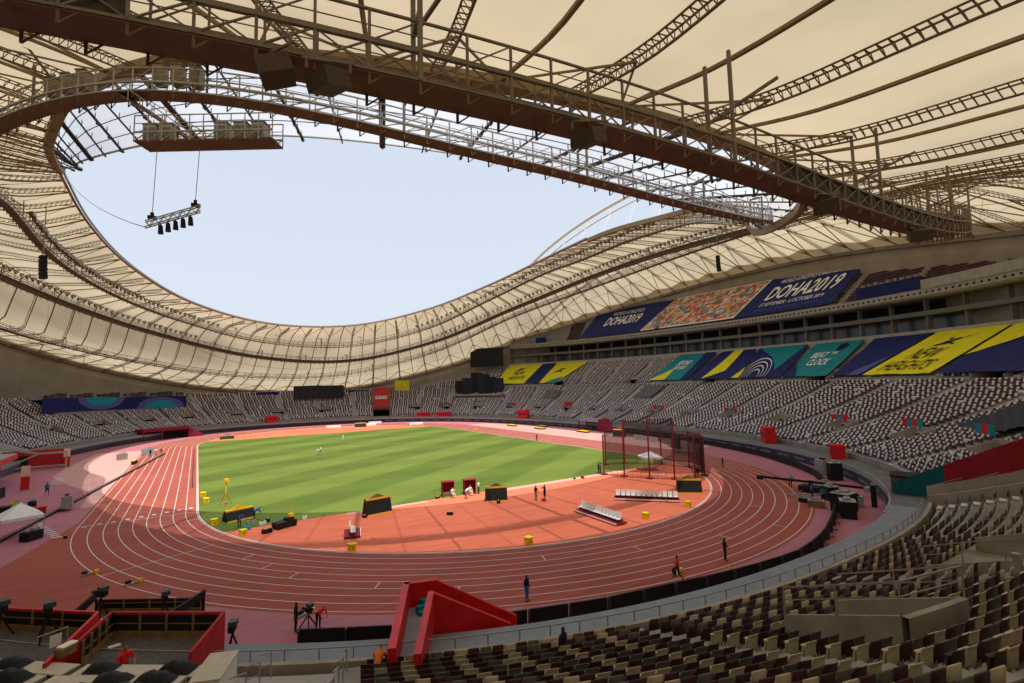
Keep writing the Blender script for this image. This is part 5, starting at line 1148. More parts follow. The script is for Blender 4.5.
# hammer cage
cg = thing('hammer_cage', 'tall maroon throwing cage with dark netting on the near right infield', 'throwing cage')
def net_mat(name, a):
    m = bpy.data.materials.new(name); m.use_nodes = True; n = m.node_tree; n.nodes.clear(); L = n.links; o_ = n.nodes.new('ShaderNodeOutputMaterial'); d_ = n.nodes.new('ShaderNodeBsdfDiffuse'); d_.inputs[0].default_value = (0.03, 0.02, 0.02, 1); tr = n.nodes.new('ShaderNodeBsdfTransparent'); mx = n.nodes.new('ShaderNodeMixShader'); mx.inputs[0].default_value = a
    L.new(tr.outputs[0], mx.inputs[1]); L.new(d_.outputs[0], mx.inputs[2]); L.new(mx.outputs[0], o_.inputs[0]); return m
NET = net_mat('cage_netting', 0.5); NETD = net_mat('dense_cage_netting', 0.72)
pl = [(17.3, -13.3), (18.4, -16.6), (20.2, -20.0), (22.6, -22.6), (25.2, -24.2), (28.2, -23.6), (31.0, -21.0), (32.6, -17.4), (31.4, -12.6), (27.2, -8.0), (24.0, -6.6)]
H = [5.0, 8.2, 9.0, 9.0, 6.4, 6.2, 6.2, 6.2, 6.4, 7.0, 6.0]; H = [6.2, 8.6, 8.9, 8.9, 6.2, 6.0, 6.0, 6.0, 6.4, 8.0, 6.0]
for (x, y), h_ in zip(pl, H):
    b = MB(); b.tube([(x, y, 0), (x, y, h_)], .12, 6); b.bar((x, y, h_), (x+(24.8-x)*.12, y+(-15.6-y)*.12, h_), .1); b.box((x, y, .12), (.8, .8, .24)); b.build('post', mat('cage_red_paint', (0.20, 0.015, 0.025), 0.5), cg)
for k in range(len(pl)-1):
    (x0, y0), (x1, y1) = pl[k], pl[k+1]; h_ = min(H[k], H[k+1]); b = MB(); G = np.zeros((2, 2, 3)); G[0, 0] = (x0, y0, .9); G[0, 1] = (x0, y0, h_-.1); G[1, 0] = (x1, y1, .9); G[1, 1] = (x1, y1, h_-.1); b.quadgrid(G); b.build('net', NETD if k in (4, 5, 6) else NET, cg)
    b = MB(); b.bar((x0, y0, h_-.08), (x1, y1, h_-.08), .07); b.bar((x0, y0, .9), (x1, y1, .9), .05); b.bar((x0, y0, .05), (x1, y1, .05), .08)
    for f in (.33, .66): b.bar((x0+(x1-x0)*f, y0+(y1-y0)*f, .05), (x0+(x1-x0)*f, y0+(y1-y0)*f, .9), .03)
    b.build('rail', MATS['cage_red_paint'], cg)
# small loose things
def small(name, label, cat, loc, rz, parts, group=None):
    t = thing(name, label, cat, loc, rz, group)
    for nm, m_, items in parts:
        b = MB()
        for it in items:
            if it[0] == 'b': b.box(it[1], it[2])
            elif it[0] == 't': b.tube(it[1], it[2], 7)
            elif it[0] == 'r': b.bar(it[1], it[2], it[3])
        b.build(nm, m_, t)
    return t
small('measuring_tripod', 'yellow instrument on a tall thin tripod at the left side of the grass', 'tripod', (-33.5, 1.8, .02), .3, [('leg', C_RED, [('r', (0, 0, 1.5), (.8, .1, 0), .05)]), ('leg', C_RED, [('r', (0, 0, 1.5), (-.5, .7, 0), .05)]), ('leg', C_RED, [('r', (0, 0, 1.5), (-.4, -.7, 0), .05)]), ('column', C_YO, [('t', [(0, 0, 1.3), (0, 0, 2.9)], .07)]), ('head', C_YO, [('b', (0, 0, 3.1), (.55, .4, .35))])])
small('utility_cart', 'dark little utility cart with a yellow light pole on the infield corner', 'cart', (-28.8, -14.0, .02), .4, [('body', C_BLACK, [('b', (0, 0, .45), (2.2, 1.1, .4)), ('b', (.5, 0, .75), (.7, .9, .3))]), ('wheel', C_BLACKG, [('t', [(-.8, -.6, .28), (-.8, -.45, .28)], .28)]), ('wheel', C_BLACKG, [('t', [(.8, -.6, .28), (.8, -.45, .28)], .28)]), ('wheel', C_BLACKG, [('t', [(-.8, .6, .28), (-.8, .45, .28)], .28)]), ('wheel', C_BLACKG, [('t', [(.8, .6, .28), (.8, .45, .28)], .28)]), ('light_pole', C_YO, [('t', [(.7, 0, .9), (.7, 0, 2.2)], .04), ('b', (.7, 0, 1.1), (.5, .4, .3))])])
for k, (x, y, s_, c, wh) in enumerate(((-31.6, -10.2, .5, C_GREYP, 'grey bag beside the yellow covered board'), (-30.6, -11.4, .45, C_WPL, 'white bag in the heap at the left corner'), (-30.0, -10.4, .5, C_BLACK, 'black bag in the heap at the left corner'), (-32.2, -12.6, .5, mat('sky_blue_bag', (0.03, 0.25, 0.5), 0.6), 'bright blue bag lowest in the corner heap'), (-28.4, -11.6, .55, C_GREYP, 'grey crate right of the corner heap'), (-30.6, -15.2, .6, C_BLACK, 'black case beside the left yellow cube'), (-26.4, -11.8, .4, C_WPL, 'small pale case near the utility cart'), (-20.8, -15.4, .4, C_BLACK, 'black and yellow roll beside the largest field board'), (-12.6, -20.3, .45, C_BLACK, 'small black box with yellow lid on the orange infield'), (-10.4, -11.9, .35, C_BLACK, 'small black item left of the maroon booths'), (11.4, -13.2, .35, C_BLACK, 'dark bag lying at the grass edge left of the cage'), (12.8, -13.4, .4, C_MAR, 'maroon bag at the grass edge left of the cage'), (-.5, -21.6, .35, C_RED, 'small red bucket between two people on the infield'), (21.0, -25.6, .4, C_WPL, 'white bucket at the foot of the cage front'), (19.2, -29.2, .5, mat('lime_bag', (0.25, 0.55, 0.05), 0.6), 'lime green bag behind the right field board'), (-5.4, -18.9, .5, C_BLACK, 'black bag in front of the board by the booths'), (-47.8, -4.4, .35, C_BLACK, 'small black block on the brown track extension'), (-2.0, -48.0, .22, C_YO, 'little yellow item at the outer track line'))):
    small('equipment_bag', wh, 'bag', (x, y, .02), k*.7, [('body', c, [('b', (0, 0, s_*.35), (s_*1.5, s_*.8, s_*.7))]), ('strap', C_BLACK if c is not C_BLACK else C_YO, [('r', (-s_*.5, 0, s_*.72), (s_*.5, 0, s_*.74), .07)])])
# long black camera rail beside the left straight
t = thing('camera_rail', 'long low black camera rail running beside the left straight', 'camera rail'); b = MB(); p, q = np.array((-53.6, -6.0, .16)), np.array((-43.0, 71, .16)); b.bar(p, q, .28, .22); b.build('track', C_BLACK, t)
b = MB(); b.bar(p+(-.15, 0, .17), q+(-.15, 0, .17), .05); b.bar(p+(.15, 0, .17), q+(.15, 0, .17), .05); b.build('rails', C_STEELG, t)
small('camera_dolly', 'grey camera dolly on the black rail at left', 'camera dolly', (-50.4, 11.6, .3), .12, [('chassis', C_GREYP, [('b', (0, 0, .3), (1.2, 2.2, .35)), ('b', (0, -.7, 1.0), (1.0, .5, 1.1)), ('b', (0, .7, .9), (.9, .5, .9))]), ('camera', C_BLACK, [('b', (0, 0, 1.5), (.4, .9, .4)), ('t', [(0, .4, 1.5), (0, .8, 1.5)], .16)])])
small('red_box', 'dark red box on the pink apron above the white tent', 'box', (-52.7, 9.4, .01), .3, [('body', C_REDD, [('b', (0, 0, .55), (1.5, 1.0, 1.1))]), ('lid', C_RED, [('b', (0, 0, 1.12), (1.6, 1.1, .06))])])
small('timing_board', 'low yellow topped board beside the rail on the left straight', 'board', (-47.4, 56, .02), 1.4, [('body', C_BLACK, [('b', (0, 0, .35), (2.4, .5, .7))]), ('top', C_YO, [('b', (0, 0, .73), (2.4, .5, .08))])])
b = MB(); b.bar((-37.2, 18, .35), (-37.2, 74, .35), .08, .6); o = b.build('lane_board', C_BLACK); tag(o, 'thin dark board along the inner kerb of the left straight', 'board')
for k, (x, y, wh) in enumerate(((56.2, 74.6, 'farthest yellow topped mat on the pale runway by the right wall'), (56.3, 58.0, 'second yellow topped mat on the pale runway'), (59.0, 40.0, 'third yellow topped mat on the pale runway'), (61.6, 64, 'yellow topped mat close to the right wall far away'))):
    small('runway_mat', wh, 'mat', (x, y, .02), 1.5, [('base', C_BLACK, [('b', (0, 0, .2), (4.5, 1.6, .4))]), ('cover', C_YO, [('b', (0, 0, .42), (4.5, 1.6, .05))])])
small('wall_screen', 'black rectangular board standing near the right wall behind the cage', 'board', (50.5, -0.2, .02), 1.0, [('body', C_BLACK, [('b', (0, 0, 1.6), (4.6, .5, 3.0))]), ('legs', C_STEEL, [('b', (-1.5, 0, .1), (.3, 1, .2)), ('b', (1.5, 0, .1), (.3, 1, .2))])])
small('white_track_banner', 'low white banner board before the right wall behind the cage', 'board', (56.0, 13.5, .02), 1.35, [('panel', C_WPL, [('b', (0, 0, .6), (9.5, .15, 1.0))]), ('feet', C_STEEL, [('b', (-3, 0, .05), (.3, .8, .1)), ('b', (3, 0, .05), (.3, .8, .1))])])
for k, (x, y, wh) in enumerate(((24, 127, 'low white mat at the far end of the track'), (6, 118.5, 'low white mat left of the far black board'), (34, 108, 'pale far-end mat at right'), (19, 118, 'white far-end frame beside the far board'))):
    small('far_mat', wh, 'mat', (x, y, .02), -.3, [('base', C_WPL, [('b', (0, 0, .35), (5, 2.4, .7))]), ('edge', C_GREYP, [('b', (0, 0, .05), (5.2, 2.6, .1))])])
for k, (x, y) in enumerate(((-27, 100.5), (-24.5, 100.8), (-22, 101.2), (26, 103), (28, 102), (30.5, 101))):
    small('hurdle', 'small dark and yellow hurdle lined up at the far edge of the grass', 'hurdle', (x, y, .02), .1, [('gate', C_YO, [('b', (0, 0, .9), (1.2, .05, .1))]), ('frame', C_BLACK, [('r', (-.55, 0, 0), (-.55, 0, .9), .05), ('r', (.55, 0, 0), (.55, 0, .9), .05), ('r', (-.55, 0, .03), (-.55, .7, .03), .05), ('r', (.55, 0, .03), (.55, .7, .03), .05)])], 'hurdles at the far grass edge')

# ---------------------------------------------------------------- black fence boards round the near bend
FX = np.array([(-30.6, -39.6), (-26.5, -42.0), (-23.4, -43.4), (-18, -45.2), (-14.2, -46.3), (-10.5, -46.9), (-6, -47.8), (-1.8, -48.3), (2.6, -48.6), (7, -48.5), (10.8, -48.2), (15.5, -47.2), (19.6, -45.6), (24.8, -43.3), (28.9, -41.4), (32.7, -38.7), (36.8, -36), (40.8, -33), (45.2, -28.2), (49, -23), (52.4, -18), (55.5, -11.5), (58.6, -4), (60.8, 4)])
FX = np.array([p*(1+1.9*np.clip((14-p[0])/10, 0, 1)/np.linalg.norm(p)) for p in FX])
sl_ = np.concatenate([[0], np.cumsum(np.linalg.norm(np.diff(FX, axis=0), axis=1))]); first_b = None; pos = 0.0
while pos < sl_[-1]-2.6:
    p = np.array([np.interp(pos, sl_, FX[:, 0]), np.interp(pos, sl_, FX[:, 1])]); q = np.array([np.interp(pos+2.6, sl_, FX[:, 0]), np.interp(pos+2.6, sl_, FX[:, 1])]); c = (p+q)/2; a = math.atan2(q[1]-p[1], q[0]-p[0])
    if first_b is None:
        first_b = thing('advertising_board', 'plain black fence board in the run along the outside of the near bend', 'board', group='black fence boards round the near bend')
        b = MB(); b.box((0, 0, .55), (2.5, .12, 1.0)); b.build('panel', C_BLACK, first_b); b = MB(); b.box((-1.1, -.35, .3), (.06, .6, .06)); b.box((1.1, -.35, .3), (.06, .6, .06)); b.box((-1.27, -.1, .5), (.06, .3, 1.05)); b.build('brace', mat('dark_brace', (0.05, 0.05, 0.055), .6), first_b); o = first_b
    else: o = copy_tree(first_b)
    o.location = (c[0], c[1], .01); o.rotation_euler = (0, 0, a); pos += 2.62
# ---------------------------------------------------------------- camera crane and crew gear at right
cr = thing('camera_crane', 'long camera crane lying low over the bend beside its crew', 'camera crane', (27.6, -38.0, .02), 0)
b = MB(); b.bar((-.5, 4.6, 1.4), (3.5, -6.5, 1.1), .18, .28); b.build('boom', C_BLACK, cr); b = MB(); b.box((1.4, -.6, .5), (1.6, 2.4, .6)); b.box((1.4, -.6, 1.0), (.4, .4, .9)); b.build('dolly_base', C_BLACK, cr); b = MB(); b.box((-.6, 4.9, 1.3), (.5, .6, .5)); b.build('camera_head', C_BLACKG, cr)
b = MB(); b.box((3.3, -6.2, 1.0), (.8, .6, .6)); b.build('counterweight', C_GREYP, cr); b = MB(); b.bar((-3, 0.2, .15), (4.2, -4.2, .15), .12); b.bar((-3.4, -.5, .15), (3.8, -4.9, .15), .12); b.build('ground_rail', C_STEELG, cr)
for k, (x, y, sx, sy, sz, c, wh) in enumerate(((22.6, -45.2, 2.2, 1.8, 1.9, C_BLACK, 'big black flight case against the grey walkway at right'), (20.2, -46.6, 1.8, 1.4, 1.7, C_BLACK, 'second black flight case left of the largest one'), (26.6, -42.0, 1.4, 1.2, 1.6, C_BLACK, 'tall black monitor rack beside the crane crew'), (23.2, -40.6, .9, .7, .5, C_BLACK, 'small black case on the pink apron by the crew'), (22.0, -42.6, 1.6, 1.0, .7, C_WOOD, 'low wooden crate near the black fence'), (25.4, -44.6, 2.0, 1.6, 1.1, C_GREYP, 'grey desk covered with monitors near the wall'), (30.4, -39.6, 1.1, 1.0, 1.3, C_WPL, 'pale cabinet behind the crane crew'), (29.0, -41.6, 1.2, .9, 1.0, C_RED, 'red topped box beside the crew'), (39.2, -36.8, 1.2, 1.6, 2.4, C_BLACK, 'tall black cabinet by the right wall'), (42.0, -33.8, 1.4, 1.2, 2.2, C_GREYP, 'grey cabinet by the right wall next to the tall black one'), (26.8, -46.4, .5, .5, 2.4, C_BLACK, 'slim black post by the end of the pink lane'))):
    small('flight_case', wh, 'case', (x, y, .02), k*.5, [('body', c, [('b', (0, 0, sz/2), (sx, sy, sz))]), ('corner_trim', C_STEELG, [('b', (0, 0, sz+.02), (sx*1.02, sy*1.02, .05))]), ('clutter', C_GREYP if c is not C_GREYP else C_BLACK, [('b', (sx*.1, 0, sz+.15), (sx*.5, sy*.4, .25)), ('b', (-sx*.25, sy*.2, sz+.1), (sx*.2, sy*.3, .18))])])
# ---------------------------------------------------------------- red stair bridging the walkway
rs = thing('red_stair', 'bright red walled stair bridging the grey walkway down to the track', 'stair')
def wall(p, q, z0p, z0q, z1p, z1q, th, m_, nm, par):
    p = np.array(p, float); q = np.array(q, float); d_ = q-p; d_ /= np.linalg.norm(d_); a = np.array((-d_[1], d_[0]))*th/2; b = MB()
    vs = [(*(p-a), z0p), (*(q-a), z0q), (*(q+a), z0q), (*(p+a), z0p), (*(p-a), z1p), (*(q-a), z1q), (*(q+a), z1q), (*(p+a), z1p)]; b.add(vs, [(0, 3, 2, 1), (4, 5, 6, 7), (0, 1, 5, 4), (1, 2, 6, 5), (2, 3, 7, 6), (3, 0, 4, 7)]); return b.build(nm, m_, par)
zf, zt = 2.9, 4.05
wall((-30.1, -51.9), (-27.2, -45.8), 1.98, zf-.4, zt, zt, .34, C_RED, 'left_wall', rs); wall((-27.35, -45.9), (-25.7, -46.4), 0.0, 0.0, zt, zt, .3, C_RED, 'end_wall', rs); wall((-29.4, -52.9), (-26.6, -47.7), 1.98, zf-.4, zt, zt, .3, C_RED, 'right_wall', rs)
wall((-25.8, -46.2), (-21.4, -47.6), 0.02, 0.02, zt, 1.5, .3, C_RED, 'ramp_wall', rs); wall((-26.6, -47.7), (-22.4, -48.6), 0.02, 0.02, zt, 1.7, .3, C_RED, 'inner_ramp_wall', rs); wall((-27.2, -46.1), (-27.1, -48.2), 0.02, 0.02, zf-.45, zf-.45, .3, C_RED, 'support_wall', rs)
b = MB(); b.add([(-29.9, -51.9, zf-.1), (-29.3, -52.7, zf-.1), (-26.5, -47.6, zf-.1), (-25.7, -46.5, zf-.1), (-27.1, -45.9, zf-.1)], [(0, 1, 2, 3, 4)]); b.build('deck', C_GREYP, rs)
b = MB()
for k in range(12): f = k/12; c = np.array((-25.9, -47.0))*(1-f)+np.array((-21.8, -48.1))*f; b.box((*c, zf-.2-f*2.6), (.4, 1.1, .2), R(-14))
b.build('steps', C_GREYP, rs)
small('teal_flag', 'crumpled teal cloth lying at the top corner of the red stair', 'cloth', (-26.6, -46.8, zf-.1), .2, [('folds', C_TEAL, [('b', (0, 0, .15), (.9, .3, .3)), ('b', (.2, .3, .25), (.4, .5, .35)), ('b', (-.3, -.3, .08), (.5, .4, .16))])])
# ---------------------------------------------------------------- red camera platforms over the front rows
def platform(name, label, nl, fl2, fr, nr, z0, zt, mwall, sides, rail_sides):
    t = thing(name, label, 'camera platform'); b = MB(); b.add([(*nl, z0), (*nr, z0), (*fr, z0), (*fl2, z0), (*nl, z0-.2), (*nr, z0-.2), (*fr, z0-.2), (*fl2, z0-.2)], [(0, 1, 2, 3), (7, 6, 5, 4), (0, 4, 5, 1), (1, 5, 6, 2), (2, 6, 7, 3), (3, 7, 4, 0)]); b.build('floor', mat('dark_platform_floor', (0.10, 0.09, 0.085), 0.8, vary=.2), t)
    C4 = dict(left=(nl, fl2), far=(fl2, fr), right=(fr, nr))
    for k in sides: p, q = C4[k]; wall(p, q, 0.0 if k == 'far' else 2.0, 0.0 if k == 'far' else 2.0, zt, zt, .12, mwall, 'red_panel', t)
    for k in rail_sides:
        p, q = [np.array(x)+((np.array(nl)+np.array(fr))/2-np.array(x))*.035 for x in C4[k]]; wall(p, q, z0+.02, z0+.02, zt-.12, zt-.12, .04, C_BLACK, 'dark_lining', t)
    ctr = (np.array(nl)+np.array(fr))/2
    for k in rail_sides:
        p, q = [np.array(x)+(ctr-np.array(x))*.06 for x in C4[k]]
        b = MB(); n_ = 4
        for j in range(n_+1): x = p+(q-p)*j/n_; b.bar((*x, z0), (*x, zt-.05), .1)
        b.bar((*p, z0+.12), (*q, z0+.12), .08, .28); b.bar((*p, z0+.6), (*q, z0+.6), .04); b.build('timber_frame', C_WOOD, t)
    for j in range(4):
        b = MB(); x = np.array(nl)*.35+np.array(fl2)*.65; y = np.array(nr)*.35+np.array(fr)*.65; c = x+(y-x)*(j+.6)/4.6; b.box((*c, z0+.02), (.45, .25, .03), .2); b.build('paper_sheet', C_WPL, t); return t
platform('camera_platform', 'dark floored camera platform with maroon red walls at the lower left', (-40.9, -43.6), (-40.1, -41.0), (-35.6, -44.2), (-36.9, -47.6), 3.0, 4.1, C_REDD, ('left', 'far', 'right'), ('left', 'far'))
platform('camera_platform', 'bright red walled camera platform cut by the left edge of the view', (-46.0, -40.2), (-46.2, -35.6), (-40.7, -40.3), (-41.7, -45.0), 3.0, 4.0, C_RED, ('far', 'right'), ('far',))
platform('camera_deck', 'low black camera deck behind the two red platforms', (-42.6, -33.2), (-42.0, -30.4), (-36.2, -34.2), (-38.2, -37.2), 0.7, 1.5, C_BLACK, ('far', 'left', 'right'), ('far',))
def camera(loc, rz, label, h=1.35, s=1.0):
    t = thing('broadcast_camera', label, 'camera', loc, rz)
    for a in (0, 2.1, 4.2): b = MB(); b.bar((0, 0, h), (.55*math.cos(a), .55*math.sin(a), 0), .07); b.build('leg', C_BLACK, t)
    b = MB(); b.box((0, 0, h+.28), (.35*s, .75*s, .42*s)); b.box((0, -.5*s, h+.36), (.3*s, .25*s, .3*s)); b.build('body', C_BLACK, t); b = MB(); b.tube([(0, .35*s, h+.28), (0, .9*s, h+.28)], [.2*s, .17*s], 10); b.build('lens', C_BLACKG, t); b = MB(); b.box((.05, -.1, h+.58), (.5*s, .6*s, .22)); b.build('rain_cover', mat('dark_rain_cover', (0.07, 0.075, 0.085), .5), t); return t
camera((-44.6, -38.2, 3.0), .5, 'camera under a grey cover on the leftmost red platform', 1.1, .9); camera((-42.6, -39.8, 3.0), .2, 'camera with pale cloths at the corner of the leftmost red platform', 1.1, .9); camera((-41.5, -32.6, .7), .6, 'camera standing high on the black deck at left', 1.5, .8); camera((-38.2, -36.2, .7), .1, 'camera on the black deck beside the maroon platform', 1.7, .8); camera((-35.0, -40.6, .05), -.3, 'camera at the outer corner of the maroon platform', 1.5, .8)
camera((-30.9, -39.0, .03), .4, 'low camera beside the black boards at the lower left', .8, .6)
# ---------------------------------------------------------------- media desks under covers
C_DESK = mat('desk_top', (0.50, 0.45, 0.36), 0.6, vary=.08)
def desk(d_, a0_, a1_, label):
    c0, c1 = np.array(bp(d_, D2R(a0_))), np.array(bp(d_, D2R(a1_))); L = np.linalg.norm(c1-c0); c = (c0+c1)/2; z_ = zlow(d_); rz = math.atan2(c1[1]-c0[1], c1[0]-c0[0])
    t = thing('media_desk', label, 'desk', (c[0], c[1], z_), rz); b = MB(); b.box((0, 0, .74), (L, .75, .05)); b.build('top', C_DESK, t); b = MB(); b.box((0, .36, .36), (L, .04, .7)); b.build('front_panel', C_CONC_W, t)
    for x in (-L/2+.1, L/2-.1): b = MB(); b.box((x, 0, .36), (.06, .7, .7)); b.build('leg', C_STEELG, t)
    return (c, z_, rz, L)
def coverheap(c, z_, rz, off, label, s=1.0):
    t = thing('covered_monitor', label, 'covered monitor', (c[0]+off*math.cos(rz), c[1]+off*math.sin(rz), z_+.765), rz); b = MB(); n = 8; G = np.zeros((n, n, 3))
    for i in range(n):
        for j in range(n):
            x, y = (i/(n-1)-.5)*1.1*s, (j/(n-1)-.5)*.66; hh = .26*s*max(0, 1-abs(2*x/1.1/s)**4)*max(0, 1-abs(2*y/.66)**3); G[i, j] = (x, y, .02+hh*(1+.15*math.sin(i*2.3+off)+.1*math.sin(j*3.1)))
    b.quadgrid(G); b.build('cover', C_BLACK, t, smooth=True); b = MB(); b.box((0, 0, .01), (.5, .35, .02)); b.build('base', C_BLACKG, t)
ro = ['front', 'second', 'third', 'fourth', 'fifth', 'sixth']
for r_i, d_ in enumerate((5.4, 7.0, 8.6, 10.2)):
    for s_i, (a0_, a1_) in enumerate(((-121.5, -118.2), (-118, -114.9), (-114.7, -111.9))):
        if r_i > 0 and s_i == 0 and d_ > 9: pass
        c, z_, rz, L = desk(d_, a0_, a1_, '%s row media desk, %s of its row, with pale top' % (ro[r_i], ('left end', 'middle', 'right end')[s_i]))
        for k in range(3): 
            if (k+s_i+r_i) % 4 != 3: coverheap(c, z_, rz, (k-1)*L*.31, 'monitor under black cover, number %s along the %s desk of the %s media row' % (('one', 'two', 'three')[k], ('left', 'middle', 'right')[s_i], ro[r_i]), 1.0+.12*((k*7+s_i*3) % 3))
small('cardboard_box', 'open brown box of papers on the front media desk', 'box', (-41.2, -44.3, 3.9), .8, [('body', C_WOOD, [('b', (0, 0, .15), (.6, .4, .3))]), ('papers', C_WPL, [('b', (.1, .05, .33), (.6, .35, .05))])])
small('metal_stand', 'thin metal stand with a white notice in front of the media desks', 'stand', (-41.9, -42.6, 3.1), .5, [('frame', C_STEELG, [('r', (-.5, 0, 0), (-.5, 0, 1.2), .04), ('r', (.5, 0, 0), (.5, 0, 1.2), .04), ('r', (-.5, 0, 1.2), (.5, 0, 1.2), .04)]), ('notice', C_WPL, [('b', (.1, 0, .8), (.4, .02, .5))])])
# handrails of the near stair and white block beside it
for a in (-110.6, -108.8):
    b = MB()
    for k in range(9):
        d_ = 3.8+k*1.6; z_ = zlow(d_); p = bp(d_, D2R(a), z_); q = bp(d_+1.6, D2R(a), z_+.72)
        b.bar(p, (*p[:2], z_+1.0), .05); b.bar((*p[:2], z_+1.0), (*q[:2], q[2]+1.0), .05); b.bar((*p[:2], z_+.55), (*q[:2], q[2]+.55), .035)
    b.build('stair_handrail', C_STEELG, lower)
small('white_block', 'white sided counter beside the near stair at the bottom', 'counter', (*bp(6.6, D2R(-111.3))[:2], 3.6), R(-111), [('body', C_WPL, [('b', (0, 0, .5), (1.8, .9, 1.0))]), ('top', C_DESK, [('b', (0, 0, 1.02), (1.9, 1.0, .05))])])
# ---------------------------------------------------------------- near vomitory rails, posts with ropes, tarpaulin
b = MB()
def railrun(pts, h=1.05, step=1.6):
    for p, q in zip(pts[:-1], pts[1:]):
        p, q = np.array(p, float), np.array(q, float); L = np.linalg.norm(q-p); n = max(1, int(L/step))
        for f in (1, .55): b.bar(p+(0, 0, h*f), q+(0, 0, h*f), .05 if f == 1 else .035)
        for k in range(n): x = p+(q-p)*k/n; b.bar(x, x+(0, 0, h), .05)
z9 = zlow
for v0, v1, r0, r1 in VOM[:2]:
    b = MB()
    d0_, z0_ = row(LOW, r0); d1_, z1_ = row(LOW, r1)
    railrun([bp(d0_, D2R(v0), z0_+(1.0 if r0 == 8 else .5)), bp(d1_, D2R(v0), z1_+(1.05 if r0 == 8 else .45)), bp(d1_+.1, D2R(v1), z1_+(1.05 if r0 == 8 else .45)), bp(d0_, D2R(v1), z0_+(1.0 if r0 == 8 else .5))], 1.0)
    b.build('vomitory_rail', C_RAIL, lower)
for k, (a, d_) in enumerate(((-95.2, 14.4), (-93.8, 12.6), (-90.6, 13.8), (-87.6, 13.8), (-84.6, 13.8), (-87.0, 10.6), (-84.0, 10.6))):
    c = bp(d_, D2R(a), z9(d_)-.2); small('rope_post', 'pale square post, %s of those roping off the landing at right' % ('first', 'second', 'third', 'fourth', 'fifth', 'sixth', 'seventh')[k], 'post', c, D2R(a), [('post', C_CONC_W, [('b', (0, 0, .65), (.2, .2, 1.3))]), ('cap', C_CONC_L, [('b', (0, 0, 1.32), (.26, .26, .06))])])
def rope(p, q, label):
    t = thing('barrier_rope', label, 'rope'); b = MB(); P = [np.array(p)+(np.array(q)-np.array(p))*f+(0, 0, -1.6*f*(1-f)) for f in np.linspace(0, 1, 10)]; b.tube(P, .03, 5); b.build('rope', C_CONC_W, t)
pp = [bp(13.8, D2R(a), z9(13.8)+.95) for a in (-90.6, -87.6, -84.6)]; rope(pp[0], pp[1], 'slack rope between the left pair of pale posts on the landing'); rope(pp[1], pp[2], 'slack rope between the right pair of pale posts on the landing')
t = thing('tarpaulin', 'rumpled grey blue tarpaulin spread over the landing at right', 'tarpaulin'); b = MB(); n = 24; A = np.linspace(-93.8, -88.5, n); Dd = np.linspace(12.4, 15.6, 12); G = np.zeros((n, 12, 3))
for i, a in enumerate(A):
    for j, d_ in enumerate(Dd): G[i, j] = bp(d_+.25*math.sin(i*.9), D2R(a), z9(d_)+.30+.10*math.sin(i*1.7+j)+.07*math.sin(j*2.3-i*.6))
b.quadgrid(G); b.build('sheet', mat('tarp_blue_grey', (0.20, 0.23, 0.29), 0.45, vary=.25, scale=1.5), t, smooth=True)
# ---------------------------------------------------------------- left side: huts and gear at the edge of the apron
small('broadcast_hut', 'grey roofed broadcast hut with a red fascia at the left edge', 'hut', (-64.5, 36.0, .01), R(92), [('roof', C_CONC_L, [('b', (0, 1.6, 4.4), (22, 7.0, .3))]), ('fascia', C_RED, [('b', (0, -2.0, 4.0), (22, .2, .7))]), ('teal_post', C_TEAL, [('b', (-8, -1.5, 1.9), (1.0, .6, 3.6)), ('b', (-9.8, -1.5, 1.9), (.6, .5, 3.6))]), ('red_post', C_REDD, [('b', (2, -1.5, 1.9), (.7, .5, 3.6)), ('b', (-3, -1.5, 1.9), (.7, .5, 3.6))]), ('interior', C_DARK, [('b', (0, 2.5, 2.0), (21, 5.0, 3.9))])])
small('dark_barrier', 'long black barrier below the broadcast hut at the left edge', 'barrier', (-60.8, 21.0, .01), R(84), [('panel', C_BLACK, [('b', (0, 0, .7), (15, .3, 1.4))]), ('top_rail', C_RAIL, [('b', (0, 0, 1.9), (15, .06, .06)), ('b', (-5, 0, 1.6), (.06, .06, .6)), ('b', (0, 0, 1.6), (.06, .06, .6)), ('b', (5, 0, 1.6), (.06, .06, .6))])])
for x, y, wh in ((-58.8, 33.0, 'red and white upright banner at the end of the black barrier'), (-58.6, 60.4, 'red and white upright banner at the corner of the grey gate')):
    small('upright_banner', wh, 'banner', (x, y, .01), .1, [('red_panel', C_RED, [('b', (0, 0, 1.1), (1.0, .15, 2.0))]), ('white_panel', mat('peach_print', (0.75, 0.5, 0.4), .7), [('b', (0, 0, 2.9), (1.0, .15, 1.6))]), ('foot', C_GREYP, [('b', (0, 0, .05), (1.2, .8, .1))])])
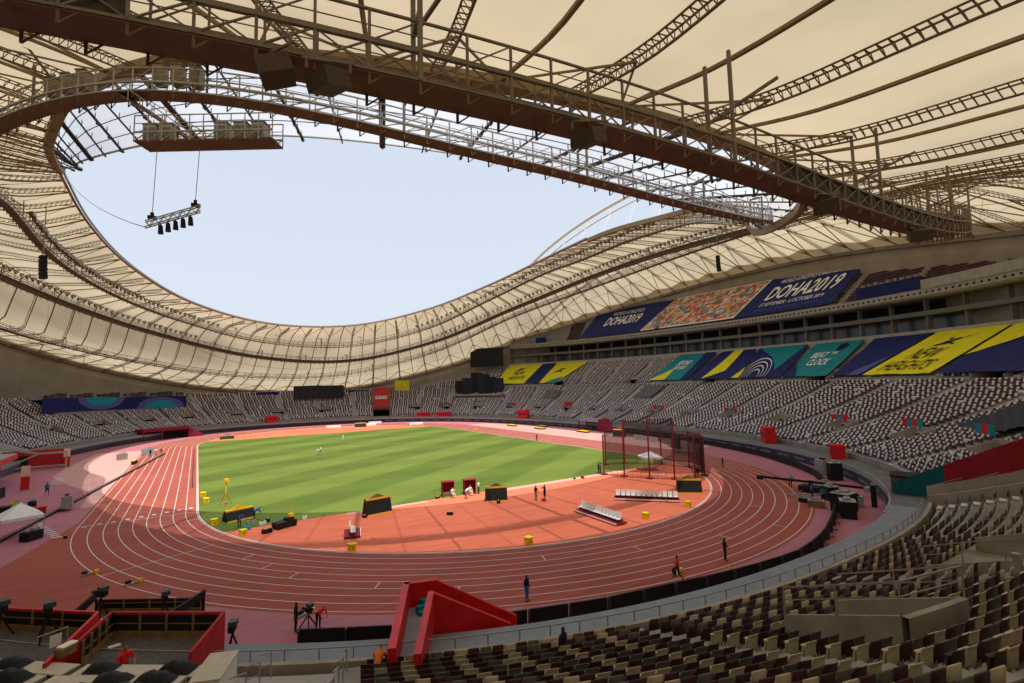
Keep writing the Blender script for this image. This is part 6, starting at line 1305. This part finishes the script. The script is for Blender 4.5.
small('access_gate', 'pale green framed gate before the red backed corner at left', 'gate', (-62.4, 58.5, .01), .05, [('frame', mat('pale_green_frame', (0.30, 0.36, 0.28), .6), [('r', (-6, 0, 0), (-6, 0, 5.0), .3), ('r', (-6, 0, 4.8), (0, 0, 3.2), .3), ('r', (0, 0, 3.2), (4, 0, 3.2), .3), ('r', (-5, 0, .7), (0, 0, 3.2), .25), ('r', (-5, 0, .7), (4, 0, .7), .25), ('r', (4, 0, 0), (4, 0, 3.2), .25)]), ('red_backing', C_REDD, [('b', (-1, 2.5, 1.9), (9, .2, 3.6))]), ('dark_opening', C_DARK, [('b', (-3.5, 2.3, 1.4), (3.4, .2, 2.6))])])
for k, (x, y, z_, sx, sy, sz, c, wh) in enumerate(((-56.6, 13.4, 0, 3.2, 1.2, 1.0, C_BLACK, 'black equipment table above the white tent'), (-55.4, 13.0, 0, .6, .6, 1.5, mat('hi_vis', (0.5, 0.6, 0.05), .7), 'lime green jacket rack on the table above the tent'), (-53.8, 12.6, 0, .7, .7, 1.4, CL['navy'], 'navy clothes rack beside the lime one'), (-46.2, 71.5, 0, 2.2, 1.2, 1.6, C_CONC_L, 'beige crate stack near the far left bend'), (-50.4, 66.0, 0, 1.6, 1.2, 1.3, C_CONC_W, 'beige crate left of the crate stack'), (-50.6, -3.0, 0, 1.6, .9, .9, C_BLACK, 'black bench in the shade of the white tent'))):
    small('gear_stack', wh, 'equipment', (x, y, z_), .2*k, [('body', c, [('b', (0, 0, sz/2), (sx, sy, sz))]), ('items', C_GREYP, [('b', (sx*.2, 0, sz+.12), (sx*.4, sy*.5, .24)), ('b', (-sx*.25, .1, sz+.08), (sx*.2, sy*.4, .16))])])
for (x, y, wh) in ((-43.8, -19.0, 'pile of starting gear lying by the outer lane at left'), (-40.6, -23.6, 'second pile of starting gear nearer the red platforms'), (-30.6, -36.8, 'coiled cable and blocks beside the outer lane'), (-6.0, -46.2, 'small wedge block on the outer lane near the runner')):
    small('starting_blocks', wh, 'starting blocks', (x, y, .02), .6, [('rail', C_STEELG, [('b', (0, 0, .06), (1.3, .15, .08))]), ('pedal', C_BLACK, [('b', (-.3, .2, .16), (.3, .25, .25))]), ('pedal', C_YO, [('b', (.3, -.2, .16), (.3, .25, .25))])])
